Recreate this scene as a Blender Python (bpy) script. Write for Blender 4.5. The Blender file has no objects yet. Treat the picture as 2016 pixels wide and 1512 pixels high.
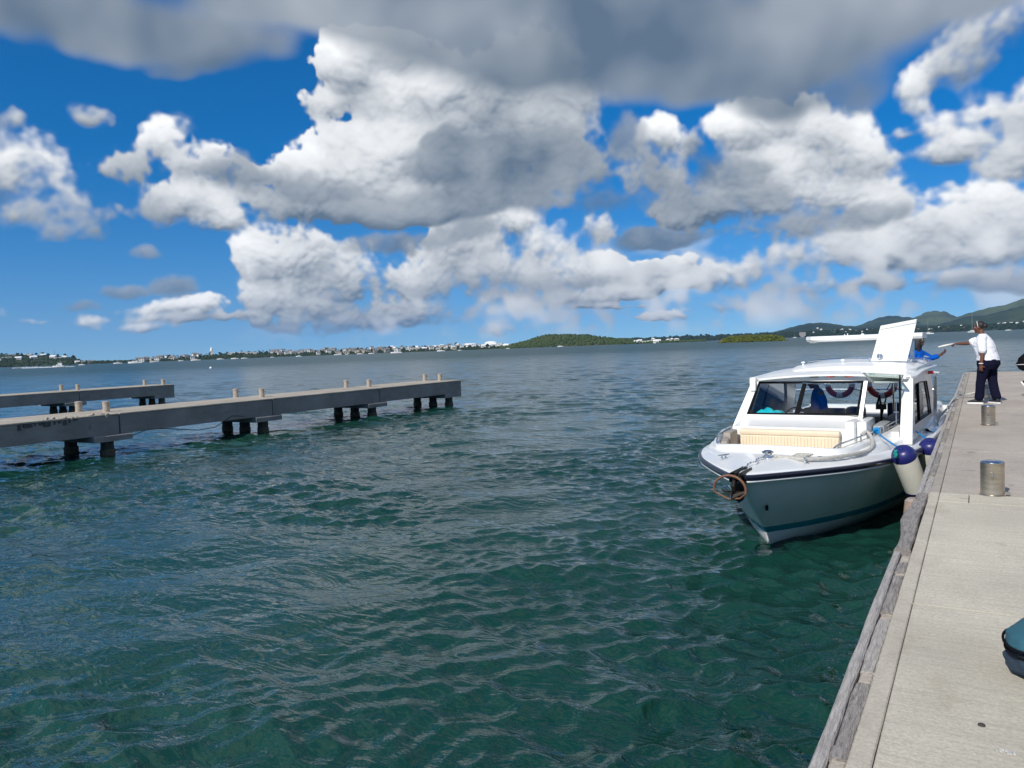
import bpy, bmesh, math, random
import numpy as np
from math import sin, cos, tan, pi, radians, degrees, atan2, hypot, sqrt
from mathutils import Vector, Matrix

random.seed(7)
RNG = np.random.RandomState(11)
scene = bpy.context.scene
COL = scene.collection

# ------------------------------------------------------------------ camera
FPX = 1514.0
YAW, PITCH, ROLL = radians(31.4), radians(-2.76), radians(2.1)
CAM = Vector((0.0, 0.0, 2.68))
fwd = Vector((-sin(YAW) * cos(PITCH), cos(YAW) * cos(PITCH), sin(PITCH)))
r0 = Vector((cos(YAW), sin(YAW), 0.0))
u0 = r0.cross(fwd)
rgt = r0 * cos(ROLL) - u0 * sin(ROLL)
upv = u0 * cos(ROLL) + r0 * sin(ROLL)
cam_data = bpy.data.cameras.new('camera')
cam_data.sensor_width = 36.0
cam_data.lens = 36.0 * FPX / 2016.0
cam_data.clip_start = 0.05
cam_data.clip_end = 60000.0
cam = bpy.data.objects.new('camera', cam_data)
COL.objects.link(cam)
cam.matrix_world = Matrix(((rgt.x, upv.x, -fwd.x, CAM.x), (rgt.y, upv.y, -fwd.y, CAM.y),
                           (rgt.z, upv.z, -fwd.z, CAM.z), (0, 0, 0, 1)))
scene.camera = cam

# ------------------------------------------------------------------ render look
scene.view_settings.view_transform = 'Standard'
scene.view_settings.look = 'None'
scene.view_settings.gamma = 1.0
scene.view_settings.use_curve_mapping = False
scene.view_settings.exposure = 0.13
scene.cycles.use_denoising = True
scene.cycles.max_bounces = 8
scene.cycles.volume_bounces = 0
scene.cycles.caustics_reflective = False
scene.cycles.caustics_refractive = False

# ------------------------------------------------------------------ sun and sky
SUN_EL = radians(38.0)
SUN_AZ = radians(187.0)                     # clockwise from +Y: behind the camera, a little to its left
sun_dir = Vector((sin(SUN_AZ) * cos(SUN_EL), cos(SUN_AZ) * cos(SUN_EL), sin(SUN_EL)))
sd = bpy.data.lights.new('sun', 'SUN')
sd.energy = 4.2
sd.angle = radians(0.53)
sd.color = (1.0, 0.955, 0.89)
sun = bpy.data.objects.new('sun', sd)
COL.objects.link(sun)
sun.rotation_euler = sun_dir.to_track_quat('Z', 'Y').to_euler()


# -- cloud map: an azimuth/elevation image computed here (alpha = cover, rgb = brightness)
def value_noise(h, w, ny, nx, rng):
    """signed smooth noise on an h*w grid with ny*nx cells, periodic along x"""
    g = rng.uniform(-1, 1, (ny + 4, nx)).astype(np.float32)

    def taps(n, cells, per):
        t = (np.arange(n, dtype=np.float32) + 0.5) * cells / n
        i = np.floor(t).astype(int)
        f = t - i
        w0 = (1 - f) ** 3 / 6
        w1 = (3 * f ** 3 - 6 * f ** 2 + 4) / 6
        w2 = (-3 * f ** 3 + 3 * f ** 2 + 3 * f + 1) / 6
        w3 = f ** 3 / 6
        return i, (w0, w1, w2, w3)
    iy, wy = taps(h, ny, False)
    a = sum(g[iy + k] * wy[k][:, None] for k in range(4))
    ix, wx = taps(w, nx, True)
    o = np.zeros((h, w), np.float32)
    for k in range(4):
        o += a[:, (ix + k) % nx] * wx[k][None, :]
    return o * 1.6


def puff_noise(AX, EY, W, H, sz, rng):
    """rounded bulges (cellular noise) at warped coordinates; AX, EY in degrees, periodic in azimuth"""
    nx = int(round(360 / sz))
    cs = 360.0 / nx
    ny = int(100 / cs) + 4
    jx = rng.uniform(0.1, .9, (ny, nx)).astype(np.float32)
    jy = rng.uniform(0.1, .9, (ny, nx)).astype(np.float32)
    jr = rng.uniform(.55, 1.0, (ny, nx)).astype(np.float32)
    X = (AX / np.float32(cs)).astype(np.float32)
    Y = ((EY + 8) / np.float32(cs)).astype(np.float32)
    ix = np.floor(X).astype(np.int32)
    iy = np.floor(Y).astype(np.int32)
    fx, fy = X - ix, Y - iy
    best = np.zeros_like(X)
    for oy in (-1, 0, 1):
        yy = np.clip(iy + oy, 0, ny - 1)
        for ox in (-1, 0, 1):
            k = yy * nx + (ix + ox) % nx
            dx = jx.ravel()[k] + ox - fx
            dy = jy.ravel()[k] + oy - fy
            b = jr.ravel()[k] * (1 - (dx * dx + dy * dy) * np.float32(.85))
            np.maximum(best, b, out=best)
    return best


def make_cloud_image():
    W, H = 5120, 1344
    EL0, EL1 = -4.0, 90.4
    rng = np.random.RandomState(5)
    az = ((np.arange(W, dtype=np.float32) + 0.5) / W * 360 - 180)          # relative to the view
    el = (EL0 + (np.arange(H, dtype=np.float32) + 0.5) / H * (EL1 - EL0))
    dpp = 360.0 / W

    def cells(sz):                                                      # feature size in degrees
        return max(2, int((EL1 - EL0) / sz)), max(4, int(360 / sz))
    octs = [value_noise(H, W, *cells(s), rng) for s in (16, 9, 5, 2.7, 1.5, 0.8, 0.42, 0.24)]
    octb = [value_noise(H, W, *cells(s), rng) for s in (11, 6, 3.4, 1.9, 1.0, 0.55, 0.3)]
    warpx = value_noise(H, W, *cells(5.0), rng) * 1.3 * np.clip(el / 14, .15, 1)[:, None] + value_noise(H, W, *cells(2.0), rng) * 0.5 + value_noise(H, W, *cells(.8), rng) * 0.22
    warpy = value_noise(H, W, *cells(5.0), rng) * .9 * np.clip(el / 14, .1, 1)[:, None] + value_noise(H, W, *cells(2.0), rng) * 0.3 + value_noise(H, W, *cells(.8), rng) * 0.15
    low = np.clip((el - 3.0) / 12.0, 0, 1)[:, None]                        # clouds get smaller near the horizon
    AZ = az[None, :] + warpx
    ELW = el[:, None] + warpy

    def px(x, y):
        d = fwd * FPX + rgt * (x - 1008) - upv * (y - 756)
        a = degrees(atan2(d.x, d.y)) + degrees(YAW)
        e = degrees(atan2(d.z, hypot(d.x, d.y)))
        sc = FPX / d.length                                              # angular size of a pixel there
        return a, e, degrees(1 / FPX) * sc

    def field(blobs, k=6.0):
        S = np.full((H, W), 1e-6, np.float32)
        V = np.zeros((H, W), np.float32)
        B = np.zeros((H, W), np.float32)
        for b in blobs:
            ca, ce, rx, ry, st, br = b
            mx = int((rx * 2.1 + 2) / dpp)
            my = int((ry * 2.1 + 2) / dpp)
            cx = int((ca + 180) / dpp)
            cy = int((ce - EL0) / (EL1 - EL0) * H)
            y0, y1 = max(0, cy - my), min(H, cy + my)
            if y1 <= y0:
                continue
            for sh in (-W, 0, W):
                x0, x1 = max(0, cx - mx + sh), min(W, cx + mx + sh)
                if x1 <= x0:
                    continue
                a = AZ[:, x0:x1][y0:y1] - ca - sh * dpp
                e = ELW[y0:y1, x0:x1] - ce
                v = e / ry
                q = (a / rx) ** 2 + np.where(v < 0, v * 1.2, v) ** 2
                d = st * (1 - q)
                w = np.exp(k * np.maximum(d, -1.5)) - math.exp(-1.5 * k)
                w = np.maximum(w, 0)
                S[y0:y1, x0:x1] += w
                V[y0:y1, x0:x1] += w * v
                B[y0:y1, x0:x1] += w * br
        D = np.log(S) / k
        return np.maximum(D, -1.5), V / S, B / S

    def conv(lst):
        out = []
        for (x, y, rx, ry, st, br) in lst:
            a, e, m = px(x, y)
            out.append((a, e, rx * m / max(0.3, cos(radians(e))), ry * m, st, br))
        return out

    cumulus = conv([
        (35, 335, 82, 66, 1, 1.0), (-60, 330, 80, 60, 1, .9), (20, 245, 26, 22, .6, .6), (95, 425, 60, 38, .5, .6), (190, 440, 36, 30, .35, .4),
        (120, 460, 40, 22, .4, .5),
        (335, 290, 58, 48, .9, 1.), (380, 330, 60, 56, 1, 1.), (370, 400, 70, 45, .8, .85), (420, 430, 56, 44, .8, .9), (240, 335, 60, 32, .45, .6),
        (310, 420, 40, 30, .35, .5), (185, 240, 22, 20, .35, .5),
        (640, 205, 60, 45, .8, .95), (700, 150, 70, 50, .8, .95), (770, 105, 90, 45, .7, .9), (800, 190, 150, 80, 1, 1.0), (900, 280, 190, 95, 1, .82),
        (760, 290, 150, 80, 1, 1.02), (650, 340, 120, 50, .9, .95), (540, 350, 90, 45, .8, .85), (1010, 230, 140, 120, 1, .75), (1090, 170, 80, 75, .9, .7),
        (560, 390, 110, 40, .8, .75), (740, 395, 260, 55, 1, .72), (930, 390, 170, 60, 1, .55), (1120, 330, 60, 60, .6, .6),
        (575, 475, 75, 48, .9, 1.05), (525, 520, 66, 46, 1, 1.), (620, 515, 120, 62, 1, .98), (690, 560, 170, 60, 1, .85), (600, 600, 130, 40, .95, .8), (720, 625, 200, 34, 1, .74), (560, 640, 90, 16, .6, .7),
        (700, 610, 160, 32, .8, .8), (850, 610, 90, 24, .6, .8), (810, 560, 120, 40, .8, .8),
        (1000, 450, 66, 44, 1, 1.08), (905, 490, 110, 44, .9, .95), (1070, 490, 80, 44, 1, 1.02), (960, 530, 180, 45, 1, .88), (1100, 535, 120, 42, .95, .88),
        (1190, 525, 70, 36, .8, .95), (1010, 575, 160, 22, .7, .75), (1180, 455, 44, 30, .7, .7),
        (1290, 535, 66, 28, .8, .95), (1330, 525, 60, 26, .8, .95), (1400, 545, 90, 30, .8, .9), (1480, 535, 66, 24, .7, .9), (1380, 560, 130, 16, .7, .8),
        (1500, 240, 70, 60, 1, 1.1), (1580, 215, 70, 40, .8, .9), (1640, 245, 80, 60, 1, 1.0), (1720, 300, 66, 66, 1, .95), (1560, 310, 130, 70, 1, 1.),
        (1650, 370, 130, 60, 1, .9), (1740, 400, 60, 56, .8, .95), (1500, 380, 150, 60, .95, .8), (1620, 440, 190, 40, .9, .75),
        (1310, 270, 56, 40, .9, 1.02), (1370, 290, 60, 40, .8, 1.0), (1290, 340, 110, 56, .9, .72), (1400, 400, 150, 46, .9, .7),
        (1640, 180, 40, 40, .5, .85),
        (1640, 500, 150, 40, .9, .9), (1760, 480, 140, 50, 1, .95), (1860, 430, 110, 50, 1, 1.05), (1960, 400, 110, 60, 1, 1.), (1880, 500, 180, 40, 1, .85),
        (2060, 450, 120, 90, 1, .8), (1760, 555, 170, 18, .8, .85), (1620, 560, 120, 18, .6, .7), (1990, 540, 130, 24, .8, .7),
        (1850, 150, 42, 42, .8, .95), (1860, 190, 36, 30, .7, .9), (1930, 110, 70, 40, .55, .7), (1980, 50, 90, 50, .6, .65), (1900, 235, 50, 36, .8, .95),
        (1925, 275, 80, 40, .9, .95), (2000, 290, 60, 50, .9, .9), (1830, 240, 30, 14, .45, .8), (2060, 220, 90, 60, .6, .8),
        (345, 605, 60, 18, .7, .95), (400, 610, 40, 24, .7, .95), (290, 615, 60, 14, .6, .85), (170, 635, 30, 16, .6, .9), (430, 630, 180, 12, .6, .7),
        (0, 625, 22, 14, .7, .9), (60, 635, 60, 8, .5, .7), (270, 650, 60, 8, .35, .75), (1150, 590, 70, 22, .7, .8), (1240, 575, 60, 14, .5, .8),
        (1050, 590, 70, 14, .5, .6), (1420, 600, 60, 14, .35, .8), (1320, 620, 50, 12, .3, .8), (970, 645, 60, 12, .35, .8), (1180, 605, 90, 8, .5, .75),
    ])
    dark = conv([
        (1010, 330, 170, 62, 1.1, .3), (960, 390, 120, 44, 1, .3), (800, 415, 160, 26, .5, .6), (875, 285, 44, 28, .7, .45), (1110, 350, 80, 34, .6, .35), (900, 330, 80, 40, .6, .5),
        (900, 465, 44, 20, .5, .5), (1440, 325, 90, 44, 1, .34), (1390, 290, 40, 34, .8, .4), (1225, 290, 46, 50, .8, .52), (1270, 335, 50, 50, .7, .5),
        (1340, 385, 110, 34, .6, .42), (1500, 375, 60, 30, .7, .36), (1580, 440, 150, 26, .6, .42), (1310, 465, 76, 24, .9, .5), (1270, 460, 30, 14, .6, .4),
        (450, 350, 110, 34, .5, .55), (590, 370, 100, 24, .5, .6), (240, 575, 36, 15, .8, .5), (325, 565, 38, 26, .8, .55), (155, 602, 30, 12, .5, .45),
        (1650, 420, 90, 20, .5, .5), (750, 480, 120, 20, .5, .7), (1180, 400, 40, 20, .3, .4), (970, 560, 160, 18, .4, .6), (290, 500, 16, 10, .3, .5),
        (1750, 420, 70, 16, .4, .5), (1950, 560, 120, 16, .6, .55), (620, 650, 60, 8, .3, .6),
    ])
    top = conv([
        (80, 10, 330, 95, 1.2, .62), (300, 60, 250, 70, 1.2, .60), (560, -20, 260, 90, 1.2, .72), (380, 110, 110, 40, .8, .5), (330, 135, 40, 24, .6, .5),
        (520, 90, 60, 40, .5, .55),
        (800, 10, 260, 80, 1.2, .62), (960, 70, 240, 90, 1.2, .5), (1100, 90, 260, 110, 1.2, .36), (1040, 150, 150, 50, .9, .42), (1300, 90, 300, 110, 1.2, .38),
        (1420, 150, 220, 60, 1.1, .45), (1560, 130, 220, 70, 1.1, .5), (1650, 50, 260, 90, 1.2, .6), (1880, -10, 240, 60, 1.1, .75), (1600, 185, 110, 34, .8, .45),
        (1720, 170, 60, 40, .5, .45), (1050, -60, 500, 90, 1.2, .42),
    ])
    # the same kind of sky goes on beyond the frame, plus added fill clouds
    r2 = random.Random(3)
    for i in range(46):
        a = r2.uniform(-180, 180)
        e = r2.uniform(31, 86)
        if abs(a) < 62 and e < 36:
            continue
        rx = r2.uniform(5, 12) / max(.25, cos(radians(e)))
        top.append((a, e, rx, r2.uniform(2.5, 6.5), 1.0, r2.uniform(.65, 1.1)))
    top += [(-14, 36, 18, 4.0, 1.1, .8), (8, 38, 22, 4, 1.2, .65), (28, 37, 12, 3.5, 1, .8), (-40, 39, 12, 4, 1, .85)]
    for i in range(26):  # unseen bright clouds to the right, added to lighten the launch's shaded hull
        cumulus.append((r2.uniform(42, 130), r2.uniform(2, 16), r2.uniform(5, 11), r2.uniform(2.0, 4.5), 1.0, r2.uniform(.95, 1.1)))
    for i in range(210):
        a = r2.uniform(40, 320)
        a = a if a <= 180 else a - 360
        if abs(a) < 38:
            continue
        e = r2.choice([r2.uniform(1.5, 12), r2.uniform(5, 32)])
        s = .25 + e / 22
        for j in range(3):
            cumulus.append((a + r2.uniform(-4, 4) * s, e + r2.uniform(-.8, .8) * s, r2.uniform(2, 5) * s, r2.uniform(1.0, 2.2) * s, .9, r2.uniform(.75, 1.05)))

    fb = sum(o * a for o, a in zip(octs, (0, .10, .22, .30, .24, .17, .11, .07)))
    fine = sum(o * a for o, a in zip(octs, (0, 0, .06, .2, .28, .24, .16, .1)))
    ed = fb * low + fine * 0.8 * (1 - low)
    pf = []
    for sz in (5.2, 2.7, 1.35, .7, .36):
        wz = sz * .35
        k = 1 if sz > 1 else 2
        wa = octb[min(6, 1 + int(2 * math.log(6 / sz, 2) / 1.6))]
        pf.append(puff_noise(AZ + wz * wa, ELW + wz * octs[min(7, 2 + int(math.log(6 / sz, 2)))], W, H, sz, rng))
    bil = sum(p * a for p, a in zip(pf, (.42, .30, .19, .12, .07)))
    bilf = sum(p * a for p, a in zip(pf, (.05, .28, .33, .24, .14)))
    bil = bil * low + bilf * (1 - low)

    def smooth(x, a, b):
        t = np.clip((x - a) / (b - a), 0, 1)
        return t * t * (3 - 2 * t)

    def blur(a, n):
        for ax in (0, 1):
            c = np.cumsum(np.pad(a, [(n + 1, n) if i == ax else (0, 0) for i in (0, 1)], mode='edge'), axis=ax, dtype=np.float64)
            a = ((np.take(c, range(2 * n + 1, c.shape[ax]), axis=ax) - np.take(c, range(0, c.shape[ax] - 2 * n - 1), axis=ax)) / (2 * n + 1)).astype(np.float32)
        return a

    def lit(Hh, steps=(2, 5, 10, 18, 30), k=0.030, up=0.62):
        gy = np.gradient(Hh, axis=0)
        gx = np.gradient(Hh, axis=1)
        g = 9.0
        n = 1 / np.sqrt(1 + (gx * g) ** 2 + (gy * g) ** 2)
        lam = (0.12 * gx * g * 1 - up * gy * g + 0.74) * n          # light from above, behind, a little left
        occ = np.zeros_like(Hh)
        for s in steps:
            sh = np.vstack([Hh[s:], np.repeat(Hh[-1:], s, 0)])
            occ = np.maximum(occ, sh - Hh - k * s)
        return np.clip(lam, 0, 1.2), np.clip(occ, 0, 1)

    rgb = np.zeros((H, W, 3), np.float32)
    A = np.zeros((H, W), np.float32)
    lit_c = np.array((0.86, 0.875, 0.89), np.float32)
    shd_c = np.array((0.105, 0.158, 0.225), np.float32)

    def over(alpha, bright, tint=1.0):
        nonlocal A, rgb
        b = np.clip(bright, 0, 1.15)[..., None]
        c = shd_c * (1 - b) + lit_c * b
        rgb = rgb * (1 - alpha[..., None]) + c * alpha[..., None]
        A = A * (1 - alpha) + alpha

    # bright cumulus
    softn = smooth(octb[1] + .5 * octb[2], -0.5, 0.7)              # some rims crisp, some ragged and thin
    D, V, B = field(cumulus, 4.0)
    Dn = D + ed * 1.15 + (bil - 0.52) * 1.7 - 0.13 + octs[6] * .04 + octs[7] * .04
    soft = 0.20 + 1.1 * softn ** 1.4
    al = smooth(Dn + (octs[6] * .10 + octs[7] * .08 + octs[5] * .08) * softn, -0.08 * softn, soft)
    # thin torn vapour round the solid parts
    fringe = smooth(D + ed * 1.9 + octs[4] * .15 + octs[5] * .12 + octs[6] * .08 + .12, 0.0, 1.3) * .55 * (.35 + .65 * softn)
    over(fringe, .52 + .25 * octs[3] + .15 * V)
    Hh = np.sqrt(np.clip(D + ed * .6 + .3, 0, 1.6)) * .8 + bil * 2.0 + fb * 0.25
    lam, occ = lit(blur(Hh, 1), k=0.02)
    lam2, _ = lit(blur(Hh, 10) * 1.8)
    lam3, _ = lit(blur(Hh, 26) * 3.0)
    detail = Hh - blur(Hh, 8)
    detail2 = blur(Hh, 8) - blur(Hh, 30)
    thick = blur(np.clip(Dn, 0, 1.2), 14)
    br = 0.77 + 0.40 * (lam - 0.74) + 0.42 * (lam2 - 0.74) + 0.45 * (lam3 - 0.74) + 0.36 * V - 0.16 * occ - 0.18 * thick + 0.30 * detail + 0.34 * detail2 + 0.15 * octs[2] + 0.13 * octs[3] + .06 * octs[4] + .03 * octs[5] + .015 * octs[6]
    br = .66 + (br - .66) * 1.16
    br = br * (0.06 + 1.02 * B ** 1.5)
    br = np.where(br > .85, .85 + (br - .85) * .6, br)
    br = br * (.75 + .25 * al)
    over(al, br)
    # thin pale veil of far small clouds low over the sea
    vn = octs[4] * .5 + octs[5] * .6 + octs[6] * .5 + octs[2] * .5
    band = smooth(el, 0.0, 2.0) * (1 - smooth(el, 4.5, 9))
    veil = smooth(vn, -0.25, 0.75) * band[:, None] * smooth(octs[0] + .35 * octs[1] + np.clip((az + 14) / 20, -.5, .6)[None, :], -.5, .5) * .8
    over(veil, .55 + .25 * octs[4] + .2 * octs[5])
    # grey shaded pieces floating in front
    D, V, B = field(dark, 4.0)
    Dn = D + ed * 1.3 + (bil - .52) * 1.3 + .12 + octs[6] * .04
    al = smooth(Dn, -0.2, 0.55 + .7 * softn) * (0.90 - .15 * softn)
    br = .03 + B * (0.64 + 0.40 * V) * .46 + 0.05 * octs[3] + 0.03 * octs[4] + detail2 * .30 + detail * .12 + .10 * (lam - .74)
    over(al, np.clip(br, .02, 1))
    # the soft dark sheet overhead
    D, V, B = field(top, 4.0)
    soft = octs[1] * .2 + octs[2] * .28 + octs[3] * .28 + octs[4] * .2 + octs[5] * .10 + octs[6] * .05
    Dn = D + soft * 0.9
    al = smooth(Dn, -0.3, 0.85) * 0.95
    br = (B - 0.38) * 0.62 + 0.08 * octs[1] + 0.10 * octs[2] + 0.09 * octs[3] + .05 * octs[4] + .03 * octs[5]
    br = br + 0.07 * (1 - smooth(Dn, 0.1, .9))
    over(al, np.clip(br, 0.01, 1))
    rgb = rgb / np.maximum(A, 1e-3)[..., None]
    A *= smooth(el, -2.0, 1.2)[:, None]
    img = bpy.data.images.new('cloud_map', W, H, alpha=True, float_buffer=True)
    img.colorspace_settings.name = 'Non-Color'
    img.alpha_mode = 'CHANNEL_PACKED'
    buf = np.empty((H, W, 4), np.float32)
    buf[..., :3] = rgb
    buf[..., 3] = A
    img.pixels.foreach_set(buf.ravel())
    img.update()
    return img, EL0, EL1


world = bpy.data.worlds.new('World')
scene.world = world
world.use_nodes = True
wn = world.node_tree
wn.nodes.clear()


def wnode(t, **kw):
    n = wn.nodes.new(t)
    for k, v in kw.items():
        setattr(n, k, v)
    return n


sky = wnode('ShaderNodeTexSky', sky_type='NISHITA')
sky.sun_disc = False
sky.sun_elevation = SUN_EL
sky.sun_rotation = SUN_AZ
sky.altitude = 0
sky.air_density = 1.0
sky.dust_density = 0.0
sky.ozone_density = 3.0
SKY_STRENGTH = 0.1
cimg, EL0, EL1 = make_cloud_image()
geo = wnode('ShaderNodeTexCoord')
sep = wnode('ShaderNodeSeparateXYZ')
wn.links.new(geo.outputs['Generated'], sep.inputs[0])


def wmath(op, a, b=None):
    n = wnode('ShaderNodeMath', operation=op)
    for i, v in enumerate((a, b)):
        if v is None:
            continue
        if isinstance(v, (int, float)):
            n.inputs[i].default_value = v
        else:
            wn.links.new(v, n.inputs[i])
    return n.outputs[0]


azn = wmath('ARCTAN2', sep.outputs[0], sep.outputs[1])
u_ = wmath('FRACT', wmath('ADD', wmath('DIVIDE', azn, 2 * pi), YAW / (2 * pi) + 0.5 + 1.0))
eln = wmath('ARCSINE', sep.outputs[2])
v_ = wmath('DIVIDE', wmath('SUBTRACT', eln, radians(EL0)), radians(EL1 - EL0))
v_ = wmath('MAXIMUM', wmath('MINIMUM', v_, 0.9995), 0.0005)
cmb = wnode('ShaderNodeCombineXYZ')
wn.links.new(u_, cmb.inputs[0])
wn.links.new(v_, cmb.inputs[1])
itx = wnode('ShaderNodeTexImage', image=cimg, interpolation='Linear', extension='REPEAT')
wn.links.new(cmb.outputs[0], itx.inputs[0])
# Nishita radiance -> scale, deepen the blue slightly, then lay the clouds over it
hsv = wnode('ShaderNodeHueSaturation')
hsv.inputs['Hue'].default_value = 0.506
hsv.inputs['Saturation'].default_value = 1.5
hsv.inputs['Value'].default_value = 1.08
wn.links.new(sky.outputs[0], hsv.inputs['Color'])
cl = wnode('ShaderNodeVectorMath', operation='SCALE')
wn.links.new(itx.outputs[0], cl.inputs[0])
cl.inputs['Scale'].default_value = 1.0 / SKY_STRENGTH
mx = wnode('ShaderNodeMix', data_type='RGBA')
# lift the look-up a little so that the clear marine horizon stays pale blue
nz = wmath('ADD', wmath('MULTIPLY', wmath('MAXIMUM', sep.outputs[2], 0.0), 1.0), 0.105)
cv = wnode('ShaderNodeCombineXYZ')
wn.links.new(sep.outputs[0], cv.inputs[0])
wn.links.new(sep.outputs[1], cv.inputs[1])
wn.links.new(nz, cv.inputs[2])
nv = wnode('ShaderNodeVectorMath', operation='NORMALIZE')
wn.links.new(cv.outputs[0], nv.inputs[0])
wn.links.new(nv.outputs[0], sky.inputs[0])
wn.links.new(itx.outputs['Alpha'], mx.inputs[0])
wn.links.new(hsv.outputs[0], mx.inputs[6])
wn.links.new(cl.outputs[0], mx.inputs[7])
bg = wnode('ShaderNodeBackground')
bg.inputs[1].default_value = SKY_STRENGTH
wn.links.new(mx.outputs[2], bg.inputs[0])
wo = wnode('ShaderNodeOutputWorld')
wn.links.new(bg.outputs[0], wo.inputs[0])
world.cycles.sampling_method = 'MANUAL'
world.cycles.sample_map_resolution = 1024


# ------------------------------------------------------------------ helpers
MATS = {}


def srgb(r, g, b):
    def f(c):
        c /= 255.0
        return c / 12.92 if c < 0.04045 else ((c + 0.055) / 1.055) ** 2.4
    return (f(r), f(g), f(b), 1.0)


def mat(name, color, rough=0.5, metal=0.0, noise=0.0, nscale=8.0, bump=0.0, bscale=40.0, stretch=(1, 1, 1), color2=None, coat=0.0, spec=0.5, rnoise=0.0, clear=0.0):
    """principled material with procedural colour variation, roughness variation and relief"""
    if name in MATS:
        return MATS[name]
    m = bpy.data.materials.new(name)
    m.use_nodes = True
    nt = m.node_tree
    p = nt.nodes['Principled BSDF']
    c = tuple(color[:3]) + (1,)
    p.inputs['Base Color'].default_value = c
    p.inputs['Roughness'].default_value = rough
    p.inputs['Metallic'].default_value = metal
    p.inputs['Specular IOR Level'].default_value = spec
    p.inputs['Coat Weight'].default_value = coat
    tc = nt.nodes.new('ShaderNodeTexCoord')
    mp = nt.nodes.new('ShaderNodeMapping')
    mp.inputs['Scale'].default_value = stretch
    nt.links.new(tc.outputs['Object'], mp.inputs[0])
    if noise > 0 or color2:
        n = nt.nodes.new('ShaderNodeTexNoise')
        n.inputs['Scale'].default_value = nscale
        n.inputs['Detail'].default_value = 7
        n.inputs['Roughness'].default_value = 0.62
        nt.links.new(mp.outputs[0], n.inputs['Vector'])
        r = nt.nodes.new('ShaderNodeMapRange')
        r.inputs[1].default_value = 0.32
        r.inputs[2].default_value = 0.68
        nt.links.new(n.outputs[0], r.inputs[0])
        x = nt.nodes.new('ShaderNodeMix')
        x.data_type = 'RGBA'
        c2 = color2 if color2 else tuple(max(0, v * (1 - noise)) for v in c[:3])
        x.inputs[6].default_value = c
        x.inputs[7].default_value = tuple(c2[:3]) + (1,)
        nt.links.new(r.outputs[0], x.inputs[0])
        nt.links.new(x.outputs[2], p.inputs['Base Color'])
        if rnoise > 0:
            rr = nt.nodes.new('ShaderNodeMapRange')
            rr.inputs[3].default_value = max(0.02, rough - rnoise)
            rr.inputs[4].default_value = min(1, rough + rnoise)
            nt.links.new(n.outputs[0], rr.inputs[0])
            nt.links.new(rr.outputs[0], p.inputs['Roughness'])
    if bump > 0:
        n = nt.nodes.new('ShaderNodeTexNoise')
        n.inputs['Scale'].default_value = bscale
        n.inputs['Detail'].default_value = 6
        nt.links.new(mp.outputs[0], n.inputs['Vector'])
        b = nt.nodes.new('ShaderNodeBump')
        b.inputs['Strength'].default_value = bump
        b.inputs['Distance'].default_value = 0.02
        nt.links.new(n.outputs[0], b.inputs['Height'])
        nt.links.new(b.outputs[0], p.inputs['Normal'])
    MATS[name] = m
    return m


def mesh_obj(name, verts, faces, m=None, parent=None, smooth=False, mats=None, fm=None):
    me = bpy.data.meshes.new(name)
    me.from_pydata([tuple(v) for v in verts], [], faces)
    if mats:
        for a in mats:
            me.materials.append(a)
        if fm is not None:
            me.polygons.foreach_set('material_index', fm)
    elif m:
        me.materials.append(m)
    if smooth:
        me.polygons.foreach_set('use_smooth', [True] * len(me.polygons))
    me.update()
    o = bpy.data.objects.new(name, me)
    COL.objects.link(o)
    if parent:
        o.parent = parent
    return o


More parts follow.
